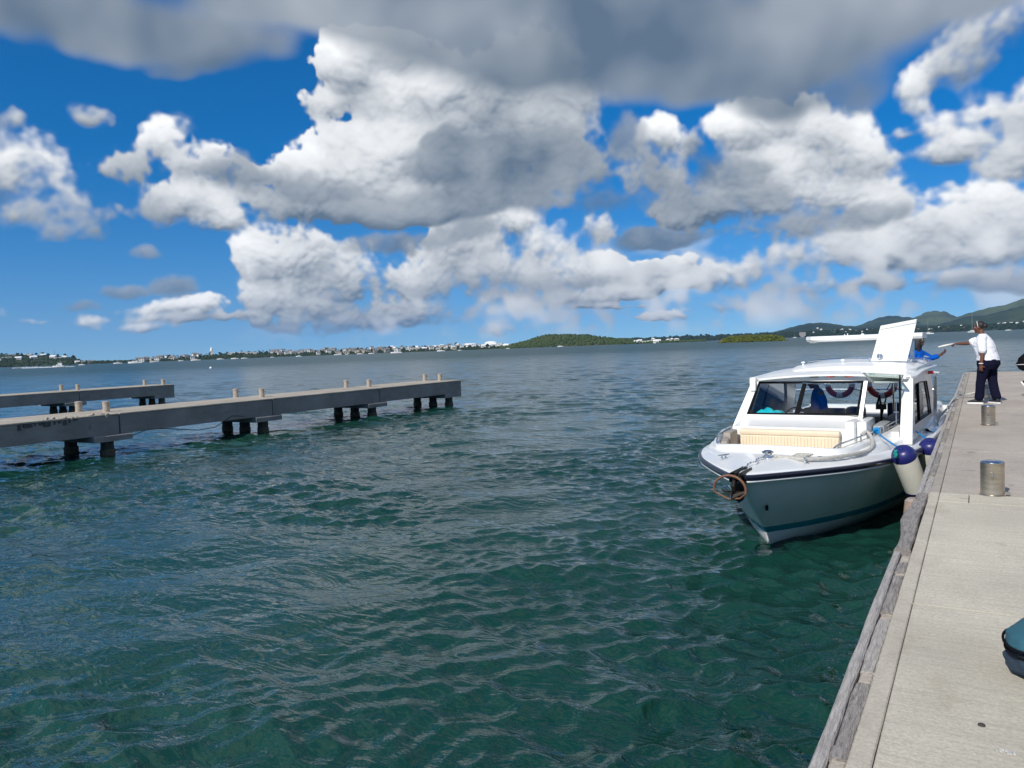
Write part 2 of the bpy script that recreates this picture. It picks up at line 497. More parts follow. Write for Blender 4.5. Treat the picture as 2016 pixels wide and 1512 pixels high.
class MB:
    """collects shapes, builds ONE mesh object"""

    def __init__(s):
        s.v, s.f, s.m = [], [], []

    def add(s, verts, faces, mi=0):
        n = len(s.v)
        s.v += [tuple(v) for v in verts]
        s.f += [tuple(i + n for i in f) for f in faces]
        s.m += [mi] * len(faces)
        return s

    def box(s, x0, x1, y0, y1, z0, z1, mi=0, M=None, bev=0.0):
        if bev > 0:
            bm = bmesh.new()
            bmesh.ops.create_cube(bm, size=1.0)
            for v in bm.verts:
                v.co = Vector(((x0 + x1) / 2 + v.co.x * (x1 - x0), (y0 + y1) / 2 + v.co.y * (y1 - y0), (z0 + z1) / 2 + v.co.z * (z1 - z0)))
            bmesh.ops.bevel(bm, geom=list(bm.edges), offset=bev, segments=2, affect='EDGES', profile=0.6)
            bm.verts.index_update()
            vs = [M @ v.co if M else v.co.copy() for v in bm.verts]
            fs = [tuple(v.index for v in f.verts) for f in bm.faces]
            bm.free()
            return s.add(vs, fs, mi)
        vs = [Vector(p) for p in ((x0, y0, z0), (x1, y0, z0), (x1, y1, z0), (x0, y1, z0), (x0, y0, z1), (x1, y0, z1), (x1, y1, z1), (x0, y1, z1))]
        if M:
            vs = [M @ v for v in vs]
        return s.add(vs, [(0, 3, 2, 1), (4, 5, 6, 7), (0, 1, 5, 4), (1, 2, 6, 5), (2, 3, 7, 6), (3, 0, 4, 7)], mi)

    def tube(s, pts, r, n=10, mi=0, cap=True):
        pts = [Vector(p) for p in pts]
        rr = r if isinstance(r, (list, tuple)) else [r] * len(pts)
        vs, prev = [], None
        for i, p in enumerate(pts):
            t = (pts[min(i + 1, len(pts) - 1)] - pts[max(i - 1, 0)])
            t = t.normalized() if t.length > 1e-9 else Vector((0, 0, 1))
            if prev is None:
                a = Vector((0, 0, 1)) if abs(t.z) < 0.9 else Vector((1, 0, 0))
                nrm = (a - t * a.dot(t)).normalized()
            else:
                nrm = prev - t * prev.dot(t)
                nrm = nrm.normalized() if nrm.length > 1e-6 else prev
            prev = nrm
            bi = t.cross(nrm)
            for k in range(n):
                a = 2 * pi * k / n
                vs.append(p + (nrm * cos(a) + bi * sin(a)) * rr[i])
        fs = []
        for i in range(len(pts) - 1):
            for k in range(n):
                k2 = (k + 1) % n
                fs.append((i * n + k, i * n + k2, (i + 1) * n + k2, (i + 1) * n + k))
        if cap:
            fs.append(tuple(reversed(range(n))))
            fs.append(tuple((len(pts) - 1) * n + k for k in range(n)))
        return s.add(vs, fs, mi)

    def lathe(s, prof, c=(0, 0, 0), n=24, mi=0, M=None):
        vs, fs = [], []
        for (r, z) in prof:
            for k in range(n):
                a = 2 * pi * k / n
                v = Vector((r * cos(a), r * sin(a), z))
                v = M @ v if M else v + Vector(c)
                vs.append(v)
        for i in range(len(prof) - 1):
            for k in range(n):
                k2 = (k + 1) % n
                fs.append((i * n + k, i * n + k2, (i + 1) * n + k2, (i + 1) * n + k))
        fs.append(tuple(reversed(range(n))))
        fs.append(tuple((len(prof) - 1) * n + k for k in range(n)))
        return s.add(vs, fs, mi)

    def loft(s, rings, mi=0, cap=True, closed=True):
        n = len(rings[0])
        vs = [p for r in rings for p in r]
        fs = []
        for i in range(len(rings) - 1):
            for k in range(n if closed else n - 1):
                k2 = (k + 1) % n
                fs.append((i * n + k, i * n + k2, (i + 1) * n + k2, (i + 1) * n + k))
        if cap and closed:
            fs.append(tuple(reversed(range(n))))
            fs.append(tuple((len(rings) - 1) * n + k for k in range(n)))
        return s.add(vs, fs, mi)

    def build(s, name, m, parent=None, smooth=False, kind=None, auto=False):
        ms = m if isinstance(m, (list, tuple)) else [m]
        o = mesh_obj(name, s.v, s.f, None, parent, smooth, mats=ms, fm=s.m)
        if kind:
            o['kind'] = kind
        if auto:
            o.data.polygons.foreach_set('use_smooth', [True] * len(o.data.polygons))
            smooth_by_angle(o.data)
        return o


def smooth_by_angle(me, ang=35):
    bm = bmesh.new()
    bm.from_mesh(me)
    c = radians(ang)
    for e in bm.edges:
        e.smooth = len(e.link_faces) != 2 or e.calc_face_angle(0) < c
    bm.to_mesh(me)
    bm.free()


def tag(o, label=None, cat=None, group=None, kind=None):
    if label:
        o['label'] = label
    if cat:
        o['category'] = cat
    if group:
        o['group'] = group
    if kind:
        o['kind'] = kind
    return o


def thing(name, label, cat, loc=(0, 0, 0), rz=0.0, group=None):
    o = bpy.data.objects.new(name, None)
    o.empty_display_size = 0.2
    COL.objects.link(o)
    o.location = loc
    o.rotation_euler = (0, 0, rz)
    return tag(o, label, cat, group)


def copy_tree(o, parent=None):
    c = o.copy()
    COL.objects.link(c)
    c.parent = parent
    for ch in list(o.children):
        copy_tree(ch, c)
    return c


def at(x, D):
    """world x, y of the photo column x at horizontal distance D (y on the horizon line)"""
    y = 683.0 - (x - 1008) * tan(ROLL)
    d = fwd * FPX + rgt * (x - 1008) - upv * (y - 756)
    h = hypot(d.x, d.y)
    return Vector((d.x / h * D, d.y / h * D, 0))


def zat(x, y, D):
    d = fwd * FPX + rgt * (x - 1008) - upv * (y - 756)
    return CAM.z + d.z / hypot(d.x, d.y) * D


# ------------------------------------------------------------------ water
def water_material():
    m = bpy.data.materials.new('sea_water')
    m.use_nodes = True
    nt = m.node_tree
    p = nt.nodes['Principled BSDF']
    p.inputs['Roughness'].default_value = 0.04
    p.inputs['IOR'].default_value = 1.333
    p.inputs['Specular IOR Level'].default_value = 0.85
    tc = nt.nodes.new('ShaderNodeTexCoord')
    n = nt.nodes.new('ShaderNodeTexNoise')
    n.inputs['Scale'].default_value = 0.11
    n.inputs['Detail'].default_value = 4
    nt.links.new(tc.outputs['Object'], n.inputs['Vector'])
    r = nt.nodes.new('ShaderNodeMapRange')
    r.inputs[1].default_value = 0.35
    r.inputs[2].default_value = 0.65
    nt.links.new(n.outputs[0], r.inputs[0])
    x = nt.nodes.new('ShaderNodeMix')
    x.data_type = 'RGBA'
    x.inputs[6].default_value = (0.003, 0.034, 0.024, 1)
    x.inputs[7].default_value = (0.012, 0.054, 0.040, 1)
    nt.links.new(r.outputs[0], x.inputs[0])
    nt.links.new(x.outputs[2], p.inputs['Base Color'])
    # capillary ripples in two sizes, patchy
    prev = None
    ln = nt.nodes.new('ShaderNodeVectorMath')
    ln.operation = 'LENGTH'
    nt.links.new(tc.outputs['Object'], ln.inputs[0])
    farw = nt.nodes.new('ShaderNodeMapRange')          # coarse mesh far out: the chop is carried by relief there
    farw.inputs[1].default_value = 60
    farw.inputs[2].default_value = 400
    nt.links.new(ln.outputs['Value'], farw.inputs[0])
    rg = nt.nodes.new('ShaderNodeMapRange')            # unresolved ripples widen the reflection with distance
    rg.inputs[1].default_value = 20
    rg.inputs[2].default_value = 260
    rg.inputs[3].default_value = 0.045
    rg.inputs[4].default_value = 0.34
    nt.links.new(ln.outputs['Value'], rg.inputs[0])
    nt.links.new(rg.outputs[0], p.inputs['Roughness'])
    for sc, dist, st, rot in ((0.22, 0.75, 'far', 0.5), (0.7, 0.30, 'far', 0.8), (2.6, 0.06, 1.0, 0.35), (9.0, 0.010, 1.0, 0.9)):
        mp = nt.nodes.new('ShaderNodeMapping')
        mp.inputs['Rotation'].default_value = (0, 0, YAW + rot - 0.6)
        mp.inputs['Scale'].default_value = (0.55, 1.2, 1)
        nt.links.new(tc.outputs['Object'], mp.inputs[0])
        nn = nt.nodes.new('ShaderNodeTexNoise')
        nn.inputs['Scale'].default_value = sc
        nn.inputs['Detail'].default_value = 3
        nn.inputs['Distortion'].default_value = 0.8
        nt.links.new(mp.outputs[0], nn.inputs['Vector'])
        b = nt.nodes.new('ShaderNodeBump')
        if st == 'far':
            nt.links.new(farw.outputs[0], b.inputs['Strength'])
        else:
            b.inputs['Strength'].default_value = st
        b.inputs['Distance'].default_value = dist
        nt.links.new(nn.outputs[0], b.inputs['Height'])
        if prev:
            nt.links.new(prev.outputs[0], b.inputs['Normal'])
        prev = b
    nt.links.new(prev.outputs[0], p.inputs['Normal'])
    return m


def make_water():
    rng = np.random.RandomState(4)
    ratio1 = np.exp(np.linspace(math.log(1.8), math.log(60), 740))
    mid = np.exp(np.linspace(math.log(60), math.log(330), 360))[1:]
    ratio2 = np.exp(np.linspace(math.log(330), math.log(6000), 110))[1:]
    rad = np.concatenate([[0.02], ratio1, mid, ratio2])
    dr = np.gradient(rad)
    a0 = -YAW
    front = np.linspace(-radians(46), radians(46), 640)
    rest = np.linspace(radians(46), 2 * pi - radians(46), 90)[1:-1]
    ang = np.concatenate([front, rest]) + a0
    da = np.concatenate([np.full(640, front[1] - front[0]), np.full(88, rest[1] - rest[0])])
    R, T = np.meshgrid(rad, ang, indexing='ij')
    X = (R * np.sin(T)).astype(np.float32)
    Y = (R * np.cos(T)).astype(np.float32)
    sp = np.maximum(dr[:, None] * 1.0, R * da[None, :] * 1.0).astype(np.float32)
    Z = np.zeros_like(X)
    DX = np.zeros_like(X)
    DY = np.zeros_like(X)
    # patches of rougher and smoother water
    patch = np.zeros_like(X)
    for i in range(14):
        L = rng.uniform(4, 16)
        th = rng.uniform(0, 2 * pi)
        patch += np.cos((X * cos(th) + Y * sin(th)) * 2 * pi / L + rng.uniform(0, 6.3) + 0.8 * np.sin(X * .11 + Y * .17 + i))
    patch = np.clip(0.72 + 0.18 * patch, 0.18, 1.5)
    wind = -YAW + radians(188)                              # travel heading: towards the camera
    N = 96
    for i in range(N):
        t = i / (N - 1)
        L = 0.22 * (14.0 / 0.22) ** (t ** 1.25)
        L *= rng.uniform(.9, 1.1)
        th = wind + rng.normal(0, radians(34 if L > 1.2 else 52))
        k = 2 * pi / L
        amp = 0.0200 * L / (1 + (L / 1.2) ** 1.62) * rng.uniform(.4, 1.5) * 0.45
        fade = np.clip((L / sp - 2.0) / 2.0, 0, 1)
        ph = k * (X * sin(th) + Y * cos(th)) + rng.uniform(0, 2 * pi)
        a = amp * fade
        if L < 1.3:
            a = a * patch
        c, s = np.cos(ph), np.sin(ph)
        Z += a * c
        DX -= a * s * sin(th) * 0.85
        DY -= a * s * cos(th) * 0.85
    V = np.stack([X + DX, Y + DY, Z], -1).reshape(-1, 3)
    nr, na = X.shape
    i = np.arange(nr - 1)[:, None]
    j = np.arange(na)[None, :]
    j2 = (j + 1) % na
    F = np.stack([i * na + j, (i + 1) * na + j, (i + 1) * na + j2, i * na + j2], -1).reshape(-1, 4)
    me = bpy.data.meshes.new('sea')
    me.vertices.add(len(V))
    me.vertices.foreach_set('co', V.ravel())
    me.loops.add(F.size)
    me.loops.foreach_set('vertex_index', F.ravel().astype(np.int32))
    me.polygons.add(len(F))
    me.polygons.foreach_set('loop_start', np.arange(0, F.size, 4, dtype=np.int32))
    me.polygons.foreach_set('use_smooth', np.ones(len(F), bool))
    me.update(calc_edges=True)
    me.materials.append(water_material())
    o = bpy.data.objects.new('water', me)
    COL.objects.link(o)
    return tag(o, kind='structure')


water = make_water()


# ------------------------------------------------------------------ materials for the setting
def concrete(name, c1, c2, brush=(1.2, 34, 1), bump=0.5, stain=(0.6, 0.55, 0.48)):
    m = bpy.data.materials.new(name)
    m.use_nodes = True
    nt = m.node_tree
    p = nt.nodes['Principled BSDF']
    p.inputs['Roughness'].default_value = 0.9
    p.inputs['Specular IOR Level'].default_value = 0.25
    tc = nt.nodes.new('ShaderNodeTexCoord')

    def noise(scale, detail, st=(1, 1, 1), rough=0.6):
        mp = nt.nodes.new('ShaderNodeMapping')
        mp.inputs['Scale'].default_value = st
        nt.links.new(tc.outputs['Object'], mp.inputs[0])
        n = nt.nodes.new('ShaderNodeTexNoise')
        n.inputs['Scale'].default_value = scale
        n.inputs['Detail'].default_value = detail
        n.inputs['Roughness'].default_value = rough
        nt.links.new(mp.outputs[0], n.inputs['Vector'])
        return n.outputs[0]

    def rng_(x, a, b, c=0.0, d=1.0):
        r = nt.nodes.new('ShaderNodeMapRange')
        for i, v in enumerate((a, b, c, d)):
            r.inputs[i + 1].default_value = v
        nt.links.new(x, r.inputs[0])
        return r.outputs[0]

    def mixc(f, a, b, mode='MIX'):
        x = nt.nodes.new('ShaderNodeMix')
        x.data_type = 'RGBA'
        x.blend_type = mode
        if isinstance(f, float):
            x.inputs[0].default_value = f
        else:
            nt.links.new(f, x.inputs[0])
        for i, v in ((6, a), (7, b)):
            if isinstance(v, tuple):
                x.inputs[i].default_value = tuple(v[:3]) + (1,)
            else:
                nt.links.new(v, x.inputs[i])
        return x.outputs[2]
    big = noise(0.9, 5)
    speck = noise(55, 4, rough=0.8)
    br = noise(1.0, 5, brush, 0.7)
    col = mixc(rng_(big, .35, .65), c1, c2)
    col = mixc(rng_(br, .30, .70, .82, 1.12), (0, 0, 0), col, 'MIX')
    col = mixc(rng_(speck, .40, .72, 0, .6), col, tuple(v * .5 for v in c2))
    st = noise(2.6, 6, (1, .5, 1), .7)
    col = mixc(rng_(st, .56, .74, 0, .5), col, tuple(a * b for a, b in zip(c2, stain)))
    big2 = noise(0.35, 8, (1, .6, 1), .75)
    col = mixc(rng_(big2, .52, .66, 0, .32), col, tuple(v * .62 for v in c2))
    spots = noise(3.5, 2, (1, 1, 1), .4)
    col = mixc(rng_(spots, .70, .74, 0, .45), col, tuple(v * .45 for v in c2))
    nt.links.new(col, p.inputs['Base Color'])
    b1 = nt.nodes.new('ShaderNodeBump')
    b1.inputs['Strength'].default_value = bump
    b1.inputs['Distance'].default_value = 0.004
    nt.links.new(br, b1.inputs['Height'])
    b2 = nt.nodes.new('ShaderNodeBump')
    b2.inputs['Strength'].default_value = bump
    b2.inputs['Distance'].default_value = 0.007
    nt.links.new(speck, b2.inputs['Height'])
    nt.links.new(b1.outputs[0], b2.inputs['Normal'])
    nt.links.new(b2.outputs[0], p.inputs['Normal'])
    return m


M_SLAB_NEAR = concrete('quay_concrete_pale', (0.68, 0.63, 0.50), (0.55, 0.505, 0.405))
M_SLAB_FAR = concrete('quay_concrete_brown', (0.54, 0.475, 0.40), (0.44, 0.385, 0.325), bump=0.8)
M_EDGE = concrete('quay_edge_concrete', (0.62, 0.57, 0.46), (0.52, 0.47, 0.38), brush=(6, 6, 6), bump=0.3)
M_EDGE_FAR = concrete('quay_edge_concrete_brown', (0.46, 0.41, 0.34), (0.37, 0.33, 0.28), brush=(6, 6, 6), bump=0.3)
M_WALL = concrete('quay_wall_concrete', (0.22, 0.21, 0.18), (0.15, 0.14, 0.12), brush=(2, 2, 8), bump=0.6)
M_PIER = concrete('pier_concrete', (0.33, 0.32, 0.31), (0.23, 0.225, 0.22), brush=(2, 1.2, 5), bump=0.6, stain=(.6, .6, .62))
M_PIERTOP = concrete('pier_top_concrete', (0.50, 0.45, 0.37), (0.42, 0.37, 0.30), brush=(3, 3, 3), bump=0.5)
M_PILE = mat('pile_concrete', (0.045, 0.05, 0.045), 0.8, noise=0.5, nscale=9, bump=0.6, bscale=30)
M_WEED = mat('weed_and_barnacles', (0.022, 0.032, 0.014), 0.9, nscale=26, color2=(0.14, 0.13, 0.10), bump=1.0, bscale=40, spec=.2)
M_WOOD = mat('weathered_timber', (0.47, 0.43, 0.39), 0.85, nscale=9.0, color2=(0.20, 0.18, 0.17), bump=0.9, bscale=22, stretch=(9, 0.8, 9), spec=.2)
M_WOOD_L = mat('bleached_timber', (0.56, 0.52, 0.47), 0.85, nscale=9.0, color2=(0.30, 0.28, 0.265), bump=0.7, bscale=22, stretch=(9, 0.8, 9), spec=.2)
M_WOOD_R = mat('rust_stained_timber', (0.36, 0.21, 0.12), 0.85, nscale=5.0, color2=(0.30, 0.27, 0.25), bump=0.7, bscale=16, spec=.2)
M_BLOCK = mat('pale_timber_block', (0.50, 0.45, 0.37), 0.85, nscale=14.0, color2=(0.36, 0.31, 0.26), bump=0.5, bscale=30)
M_STEEL = mat('brushed_stainless', (0.66, 0.60, 0.50), 0.33, 1.0, nscale=5, color2=(0.42, 0.37, 0.30), bump=0.12, bscale=60, stretch=(1, 1, 6), rnoise=.15)
M_LID = mat('bollard_lid_steel', (0.42, 0.47, 0.55), 0.22, 1.0, noise=0.3, nscale=20)
M_CREAM = mat('cream_painted_steel', (0.52, 0.44, 0.34), 0.5, 0.2, noise=0.35, nscale=14)
M_DARK = mat('dark_gap', (0.02, 0.02, 0.022), 0.7)

# ------------------------------------------------------------------ the quay
DECK = 1.18
quay = tag(bpy.data.objects.new('quay', None), kind='structure')
COL.objects.link(quay)
MB().box(-0.40, 5.0, -5.0, 32.05, -2.0, DECK - 0.16).build('quay_wall', M_WALL, quay)


def rough_box(x0, x1, y0, y1, z0, z1, seg=0.5, jit=0.0, bev=0.008, jx=0.0, seed=0):
    """box lofted along y with rounded arrises and slightly uneven edges"""
    r = random.Random(seed)
    n = max(1, int((y1 - y0) / seg))
    rings = []
    for i in range(n + 1):
        y = y0 + (y1 - y0) * i / n
        a, b = x0 + r.uniform(-jx, jx), x1 + r.uniform(-jx, jx)
        t = z1 + r.uniform(-jit, jit)
        rings.append([(a, y, z0), (a, y, t - bev), (a + bev, y, t), (b - bev, y, t), (b, y, t - bev), (b, y, z0)])
    mb = MB()
    mb.loft(rings)
    mb.f = [tuple(reversed(f)) for f in mb.f]
    return mb


joints = [-5.0, -0.6, 4.72, 7.70, 8.10, 11.06, 13.90, 17.28, 20.6, 24.0, 28.0, 32.1]
for i in range(len(joints) - 1):
    a, b = joints[i] + 0.006, joints[i + 1] - 0.006
    near = joints[i + 1] < 8.2
    dz = (0.004, 0.0, 0.0, 0.003, -0.004, 0.0, -0.003, 0.002, 0, .002, 0)[i]
    if 2 < i < 5:
        xs = [-0.328, -0.095, 5.0] if i == 3 else [-0.328, 5.0]
    else:
        xs = [-0.328, 2.3, 5.0]
    for k in range(len(xs) - 1):
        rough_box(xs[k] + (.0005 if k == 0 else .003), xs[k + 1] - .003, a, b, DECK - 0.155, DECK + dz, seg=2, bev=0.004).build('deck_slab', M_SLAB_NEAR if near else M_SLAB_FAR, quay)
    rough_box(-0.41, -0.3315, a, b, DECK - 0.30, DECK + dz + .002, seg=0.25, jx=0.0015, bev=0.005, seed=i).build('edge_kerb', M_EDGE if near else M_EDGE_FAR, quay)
# timber fendering along the edge: outer beam, inner planks, blocks between them
ZT = DECK - 0.03
ys = [-2.0, 0.2, 2.4, 5.95]
for i, (a, b) in enumerate(((-2.0, 1.1), (1.11, 3.5), (3.51, 5.93), (8.2, 11.3), (11.31, 14.6), (14.61, 18.2), (18.21, 21.9), (21.91, 26.2), (26.21, 31.8))):
    rough_box(-0.532, -0.482, a, b, ZT - 0.22, ZT + 0.004, seg=0.3, jit=.004, jx=.003, seed=40 + i).build('timber_beam', M_WOOD_L, quay)
planks = [(-1.6, -.9), (-.78, .1), (.22, .9), (1.05, 1.72), (1.84, 2.45), (2.52, 2.80), (2.90, 2.985), (2.99, 3.60), (3.74, 4.48), (4.61, 5.32), (5.42, 5.64)]
blocks = [(-.9, -.78), (.1, .22), (.9, 1.05), (1.72, 1.84), (2.80, 2.90), (3.605, 3.735), (4.485, 4.605), (5.33, 5.41), (5.65, 5.86)]
y = 8.25
k = 0
while y < 31.5:
    L = (0.86, 0.72, 0.95, 0.80)[k % 4]
    planks.append((y, y + L))
    blocks.append((y + L + .005, y + L + 0.13))
    y += L + 0.135
    k += 1
for i, (a, b) in enumerate(planks):
    rough_box(-0.480, -0.4135, a, b, ZT - 0.2, ZT + random.Random(i).uniform(-.006, .01), seg=0.12, jit=.002, jx=.004, seed=70 + i).build('timber_plank', (M_WOOD, M_WOOD_L)[i % 3 == 2], quay)
for i, (a, b) in enumerate(blocks):
    rough_box(-0.476, -0.418, a, b, ZT - 0.2, ZT - random.Random(i).uniform(.004, .016), seg=0.06, jit=.001, jx=.002, seed=170 + i).build('timber_block', M_BLOCK, quay)
# the broad worn board where the boat lies
r = random.Random(5)
rings = []
for i in range(14):
    t = i / 13
    yy = 5.97 + t * 2.2
    w = 0.014 * sin(t * 9) + r.uniform(-.004, .004)
    bul = 0.035 * max(0, sin((t - .1) * pi / .9)) * (1 if t > .1 else 0)
    xl = -0.535 - bul * .6 + w
    xr = -0.425 + (-.008 if i % 2 else 0) + w * .4
    zt = ZT + 0.015 - .01 * t
    rings.append([(xl, yy, ZT - .3), (xl, yy, zt - .02), (xl + .016, yy, zt), (xr - .01, yy, zt + .004), (xr, yy, zt - .01), (xr, yy, ZT - .3)])
mb = MB()
mb.loft(rings)
mb.f = [tuple(reversed(f)) for f in mb.f]
mb.build('worn_board', M_WOOD, quay, smooth=False)
MB().lathe([(0.085, 0.2), (0.088, 0.98), (0.075, 1.10), (0.05, 1.125)], (-0.545, 8.05, 0), 14).build('fender_pile', M_WOOD_R, quay, auto=True)
# timber piles against the quay wall
for yy in (0.5, 3.2, 5.6, 11.2, 14.4, 17.6, 20.8, 24.0, 27.2, 30.4):
    MB().lathe([(0.07, -2.0), (0.07, 0.9)], (-0.475, yy, 0), 10).build('fender_pile', M_PILE, quay, auto=True)
# litter and marks on the near slab
mb = MB()
for q in range(7):
    a = q * 2 * pi / 7
mb.lathe([(0.014, 0), (0.012, 0.0055), (0.005, 0.007)], (-0.005, 3.335, DECK + .001), 10)
tag(mb.build('pebble', mat('dark_pebble', (0.05, 0.045, 0.04), 0.7)), 'small dark round spot of grit on the pale quay slab', 'pebble')
mb = MB()
rr = random.Random(9)
for q in range(16):
    x = 0.040 + q * 0.0035
    mb.box(x, x + rr.uniform(.002, .006), 3.15 + rr.uniform(-.010, .010), 3.15 + rr.uniform(.010, .018), DECK + .0015, DECK + .004 + rr.uniform(0, .003))
tag(mb.build('shell_fragments', mat('shell_white', (0.7, 0.69, 0.64), 0.6, noise=.5, nscale=60)), 'white crushed shell fragments on the pale quay slab', 'shell')


def quay_bollard(x, y, label):
    t = thing('mooring_bollard', label, 'bollard', (x, y, DECK), 0.0, 'steel bollards along the quay')
    MB().lathe([(0.105, 0), (0.105, 0.010), (0.096, 0.014), (0.0955, 0.288), (0.097, 0.292), (0.097, 0.300), (0.090, 0.3002)], (0, 0, 0), 48).build('post', M_STEEL, t, auto=True)
    MB().lathe([(0.094, 0.299), (0.092, 0.306), (0.075, 0.312), (0.02, 0.314)], (0, 0, 0), 40).build('lid', M_LID, t, auto=True)
    mb = MB()
    mb.tube([(0.0, -0.094, 0.205), (0.0, -0.112, 0.212), (0.0, -0.118, 0.19), (0.0, -0.113, 0.165), (0.0, -0.094, 0.158)], 0.008, 8)
    mb.lathe([(0.018, 0), (0.016, .006), (.004, .008)], n=12, M=Matrix.Translation((0, -.0945, .182)) @ Matrix.Rotation(radians(90), 4, 'X'))
    mb.build('eye', M_STEEL, t, auto=True)
    mb = MB()
    mb.box(0.088, 0.135, -0.012, 0.012, 0.012, 0.035)
    mb.build('foot_lug', M_STEEL, t)
    return t


b1 = quay_bollard(0.085, 8.15, 'stainless mooring bollard closest to the camera on the quay')
for (x, y, lab) in ((0.10, 14.18, 'stainless mooring bollard standing just in front of the woman in white'),
                    (0.15, 19.75, 'stainless mooring bollard behind the legs of the woman with white rope on it')):
    c = copy_tree(b1)
    c.location = (x, y, DECK)
    c['label'] = lab


# ------------------------------------------------------------------ concrete finger piers on the left
def pier(label, xf, yend, joints, first, damage=False):
    t = thing('concrete_pier', label, 'pier', (xf - 1.2, yend - 10, 0))
    ox, oy = xf - 1.2, yend - 10

    def L(mb):
        mb.v = [(v[0] - ox, v[1] - oy, v[2]) for v in mb.v]
        return mb
    js = [first] + joints + [yend]
    for i in range(len(js) - 1):
        a, b = js[i] + 0.02, js[i + 1] - 0.02
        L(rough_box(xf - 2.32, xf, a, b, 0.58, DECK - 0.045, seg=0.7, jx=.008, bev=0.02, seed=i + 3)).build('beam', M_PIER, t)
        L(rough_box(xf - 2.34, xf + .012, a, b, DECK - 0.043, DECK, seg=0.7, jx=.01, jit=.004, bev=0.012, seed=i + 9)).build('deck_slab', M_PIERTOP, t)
    for i, jy in enumerate(joints + [yend - 0.85]):
        last = i == len(joints)
        a, b = (jy - .85, jy + .30) if not last else (jy - .5, jy + .80)
        L(rough_box(xf - 2.5, xf + (.13 if not last else .03), a, b, 0.40, 0.578, seg=.4, jx=.012, bev=0.03, seed=i + 30)).build('pile_cap', M_PIER, t)
        for k in ((0, 2) if damage and i == 2 else (0, 1, 2)):
            px_ = xf - 0.22 - k * 0.95
            mb = MB()
            yc = jy - 0.28 if not last else jy + .1
            mb.lathe([(0.185, -2.0), (0.19, 0.0), (0.18, 0.12), (0.18, 0.40)], (px_, yc, 0), 8)
            pl_ = L(mb).build('pile', M_PILE, t)
            mb = MB()
            mb.lathe([(0.194, -.3), (0.206, -.05), (0.202, 0.05), (0.208, .13), (0.186, .17)], (px_, yc, 0), 10)
            L(mb).build('weed_band', M_WEED, pl_)
    if damage:
        mb = MB()
        rr = random.Random(2)
        for q in range(26):
            yy = 10.9 + rr.uniform(0, 1.9)
            s = rr.uniform(.015, .06)
            Mx = Matrix.Translation((xf - rr.uniform(0.0, .10), yy, DECK + rr.uniform(-.03, .02))) @ Matrix.Rotation(rr.uniform(0, 3), 4, (rr.random(), rr.random(), 1))
            mb.box(-s, s, -s * .7, s * .7, -s * .5, s * .5, M=Mx)
        L(mb).build('broken_edge', M_PIERTOP, t, kind='stuff')
        mb = MB()
        for q in range(12):
            yy = 10.3 + q * .13
            w_ = rr.uniform(.05, .16)
            mb.box(xf + .001, xf + .012 + rr.uniform(0, .02), yy + rr.uniform(0, .05), yy + w_, DECK - .08 - rr.uniform(0.0, .14), DECK - .05)
        L(mb).build('spalled_patch', mat('spalled_concrete', (0.10, 0.10, 0.095), .9, noise=.6, nscale=6, bump=.8, bscale=20), t, kind='stuff')
    return t


pier('long grey concrete finger pier on dark piles left of the open water', -21.4, 30.35, [1.75, 7.4, 13.08, 18.75, 24.45], -4.0, True)
pier('farther concrete finger pier partly hidden behind the nearer one', -41.5, 28.95, [5.6, 11.3, 17.2, 23.2], -2.0)


def pier_bollard(x, y, label, group):
    t = thing('pier_bollard', label, 'bollard', (x, y, DECK), 0.3, group)
    MB().lathe([(0.115, 0), (0.105, 0.01), (0.098, 0.015), (0.098, 0.27), (0.108, 0.28), (0.108, 0.31), (0.06, 0.325)], (0, 0, 0), 20).build('post', M_CREAM, t, auto=True)
    mb = MB()
    mb.tube([(-0.18, 0, 0.20), (0.18, 0, 0.20)], 0.014, 8)
    mb.build('cross_pin', mat('rusty_pin', (.12, .09, .07), .7, noise=.4, nscale=30), t, auto=True)
    return t


names = ['leftmost', 'second', 'third', 'fourth', 'fifth', 'sixth', 'seventh', 'rightmost']
pb = pier_bollard(-23.6, 13.15, 'cream bollard on the nearer pier, leftmost of its eight', 'cream bollards on the nearer pier')
for i, (x, y) in enumerate(((-22.4, 13.3), (-23.75, 19.1), (-22.45, 19.2), (-23.6, 24.8), (-22.6, 25.4 - .25), (-23.4, 30.1), (-22.4, 30.0))):
    c = copy_tree(pb)
    c.location = (x, y, DECK)
    c['label'] = 'cream bollard on the nearer pier, %s of its eight' % names[i + 1]
for i, (x, y) in enumerate(((-43.6, 23.4), (-42.6, 23.75), (-43.3, 28.2), (-42.0, 28.55))):
    c = copy_tree(pb)
    c.location = (x, y, DECK)
    c['group'] = 'cream bollards on the farther pier'
    c['label'] = 'cream bollard on the farther pier, %s of its four' % ['leftmost', 'second', 'third', 'rightmost'][i]
mb = MB()
pts = [(-21.28, 13.4, .50), (-21.3, 13.9, .62), (-21.32, 14.6, .56), (-21.3, 15.6, .40), (-21.35, 16.3, .42), (-21.4, 17.0, .72), (-21.42, 18.0, .60)]
mb.tube(pts, 0.012, 6)
tag(mb.build('loose_cable', mat('black_cable', (0.02, 0.02, 0.02), .6)), 'thin black cable sagging under the nearer concrete pier', 'cable')

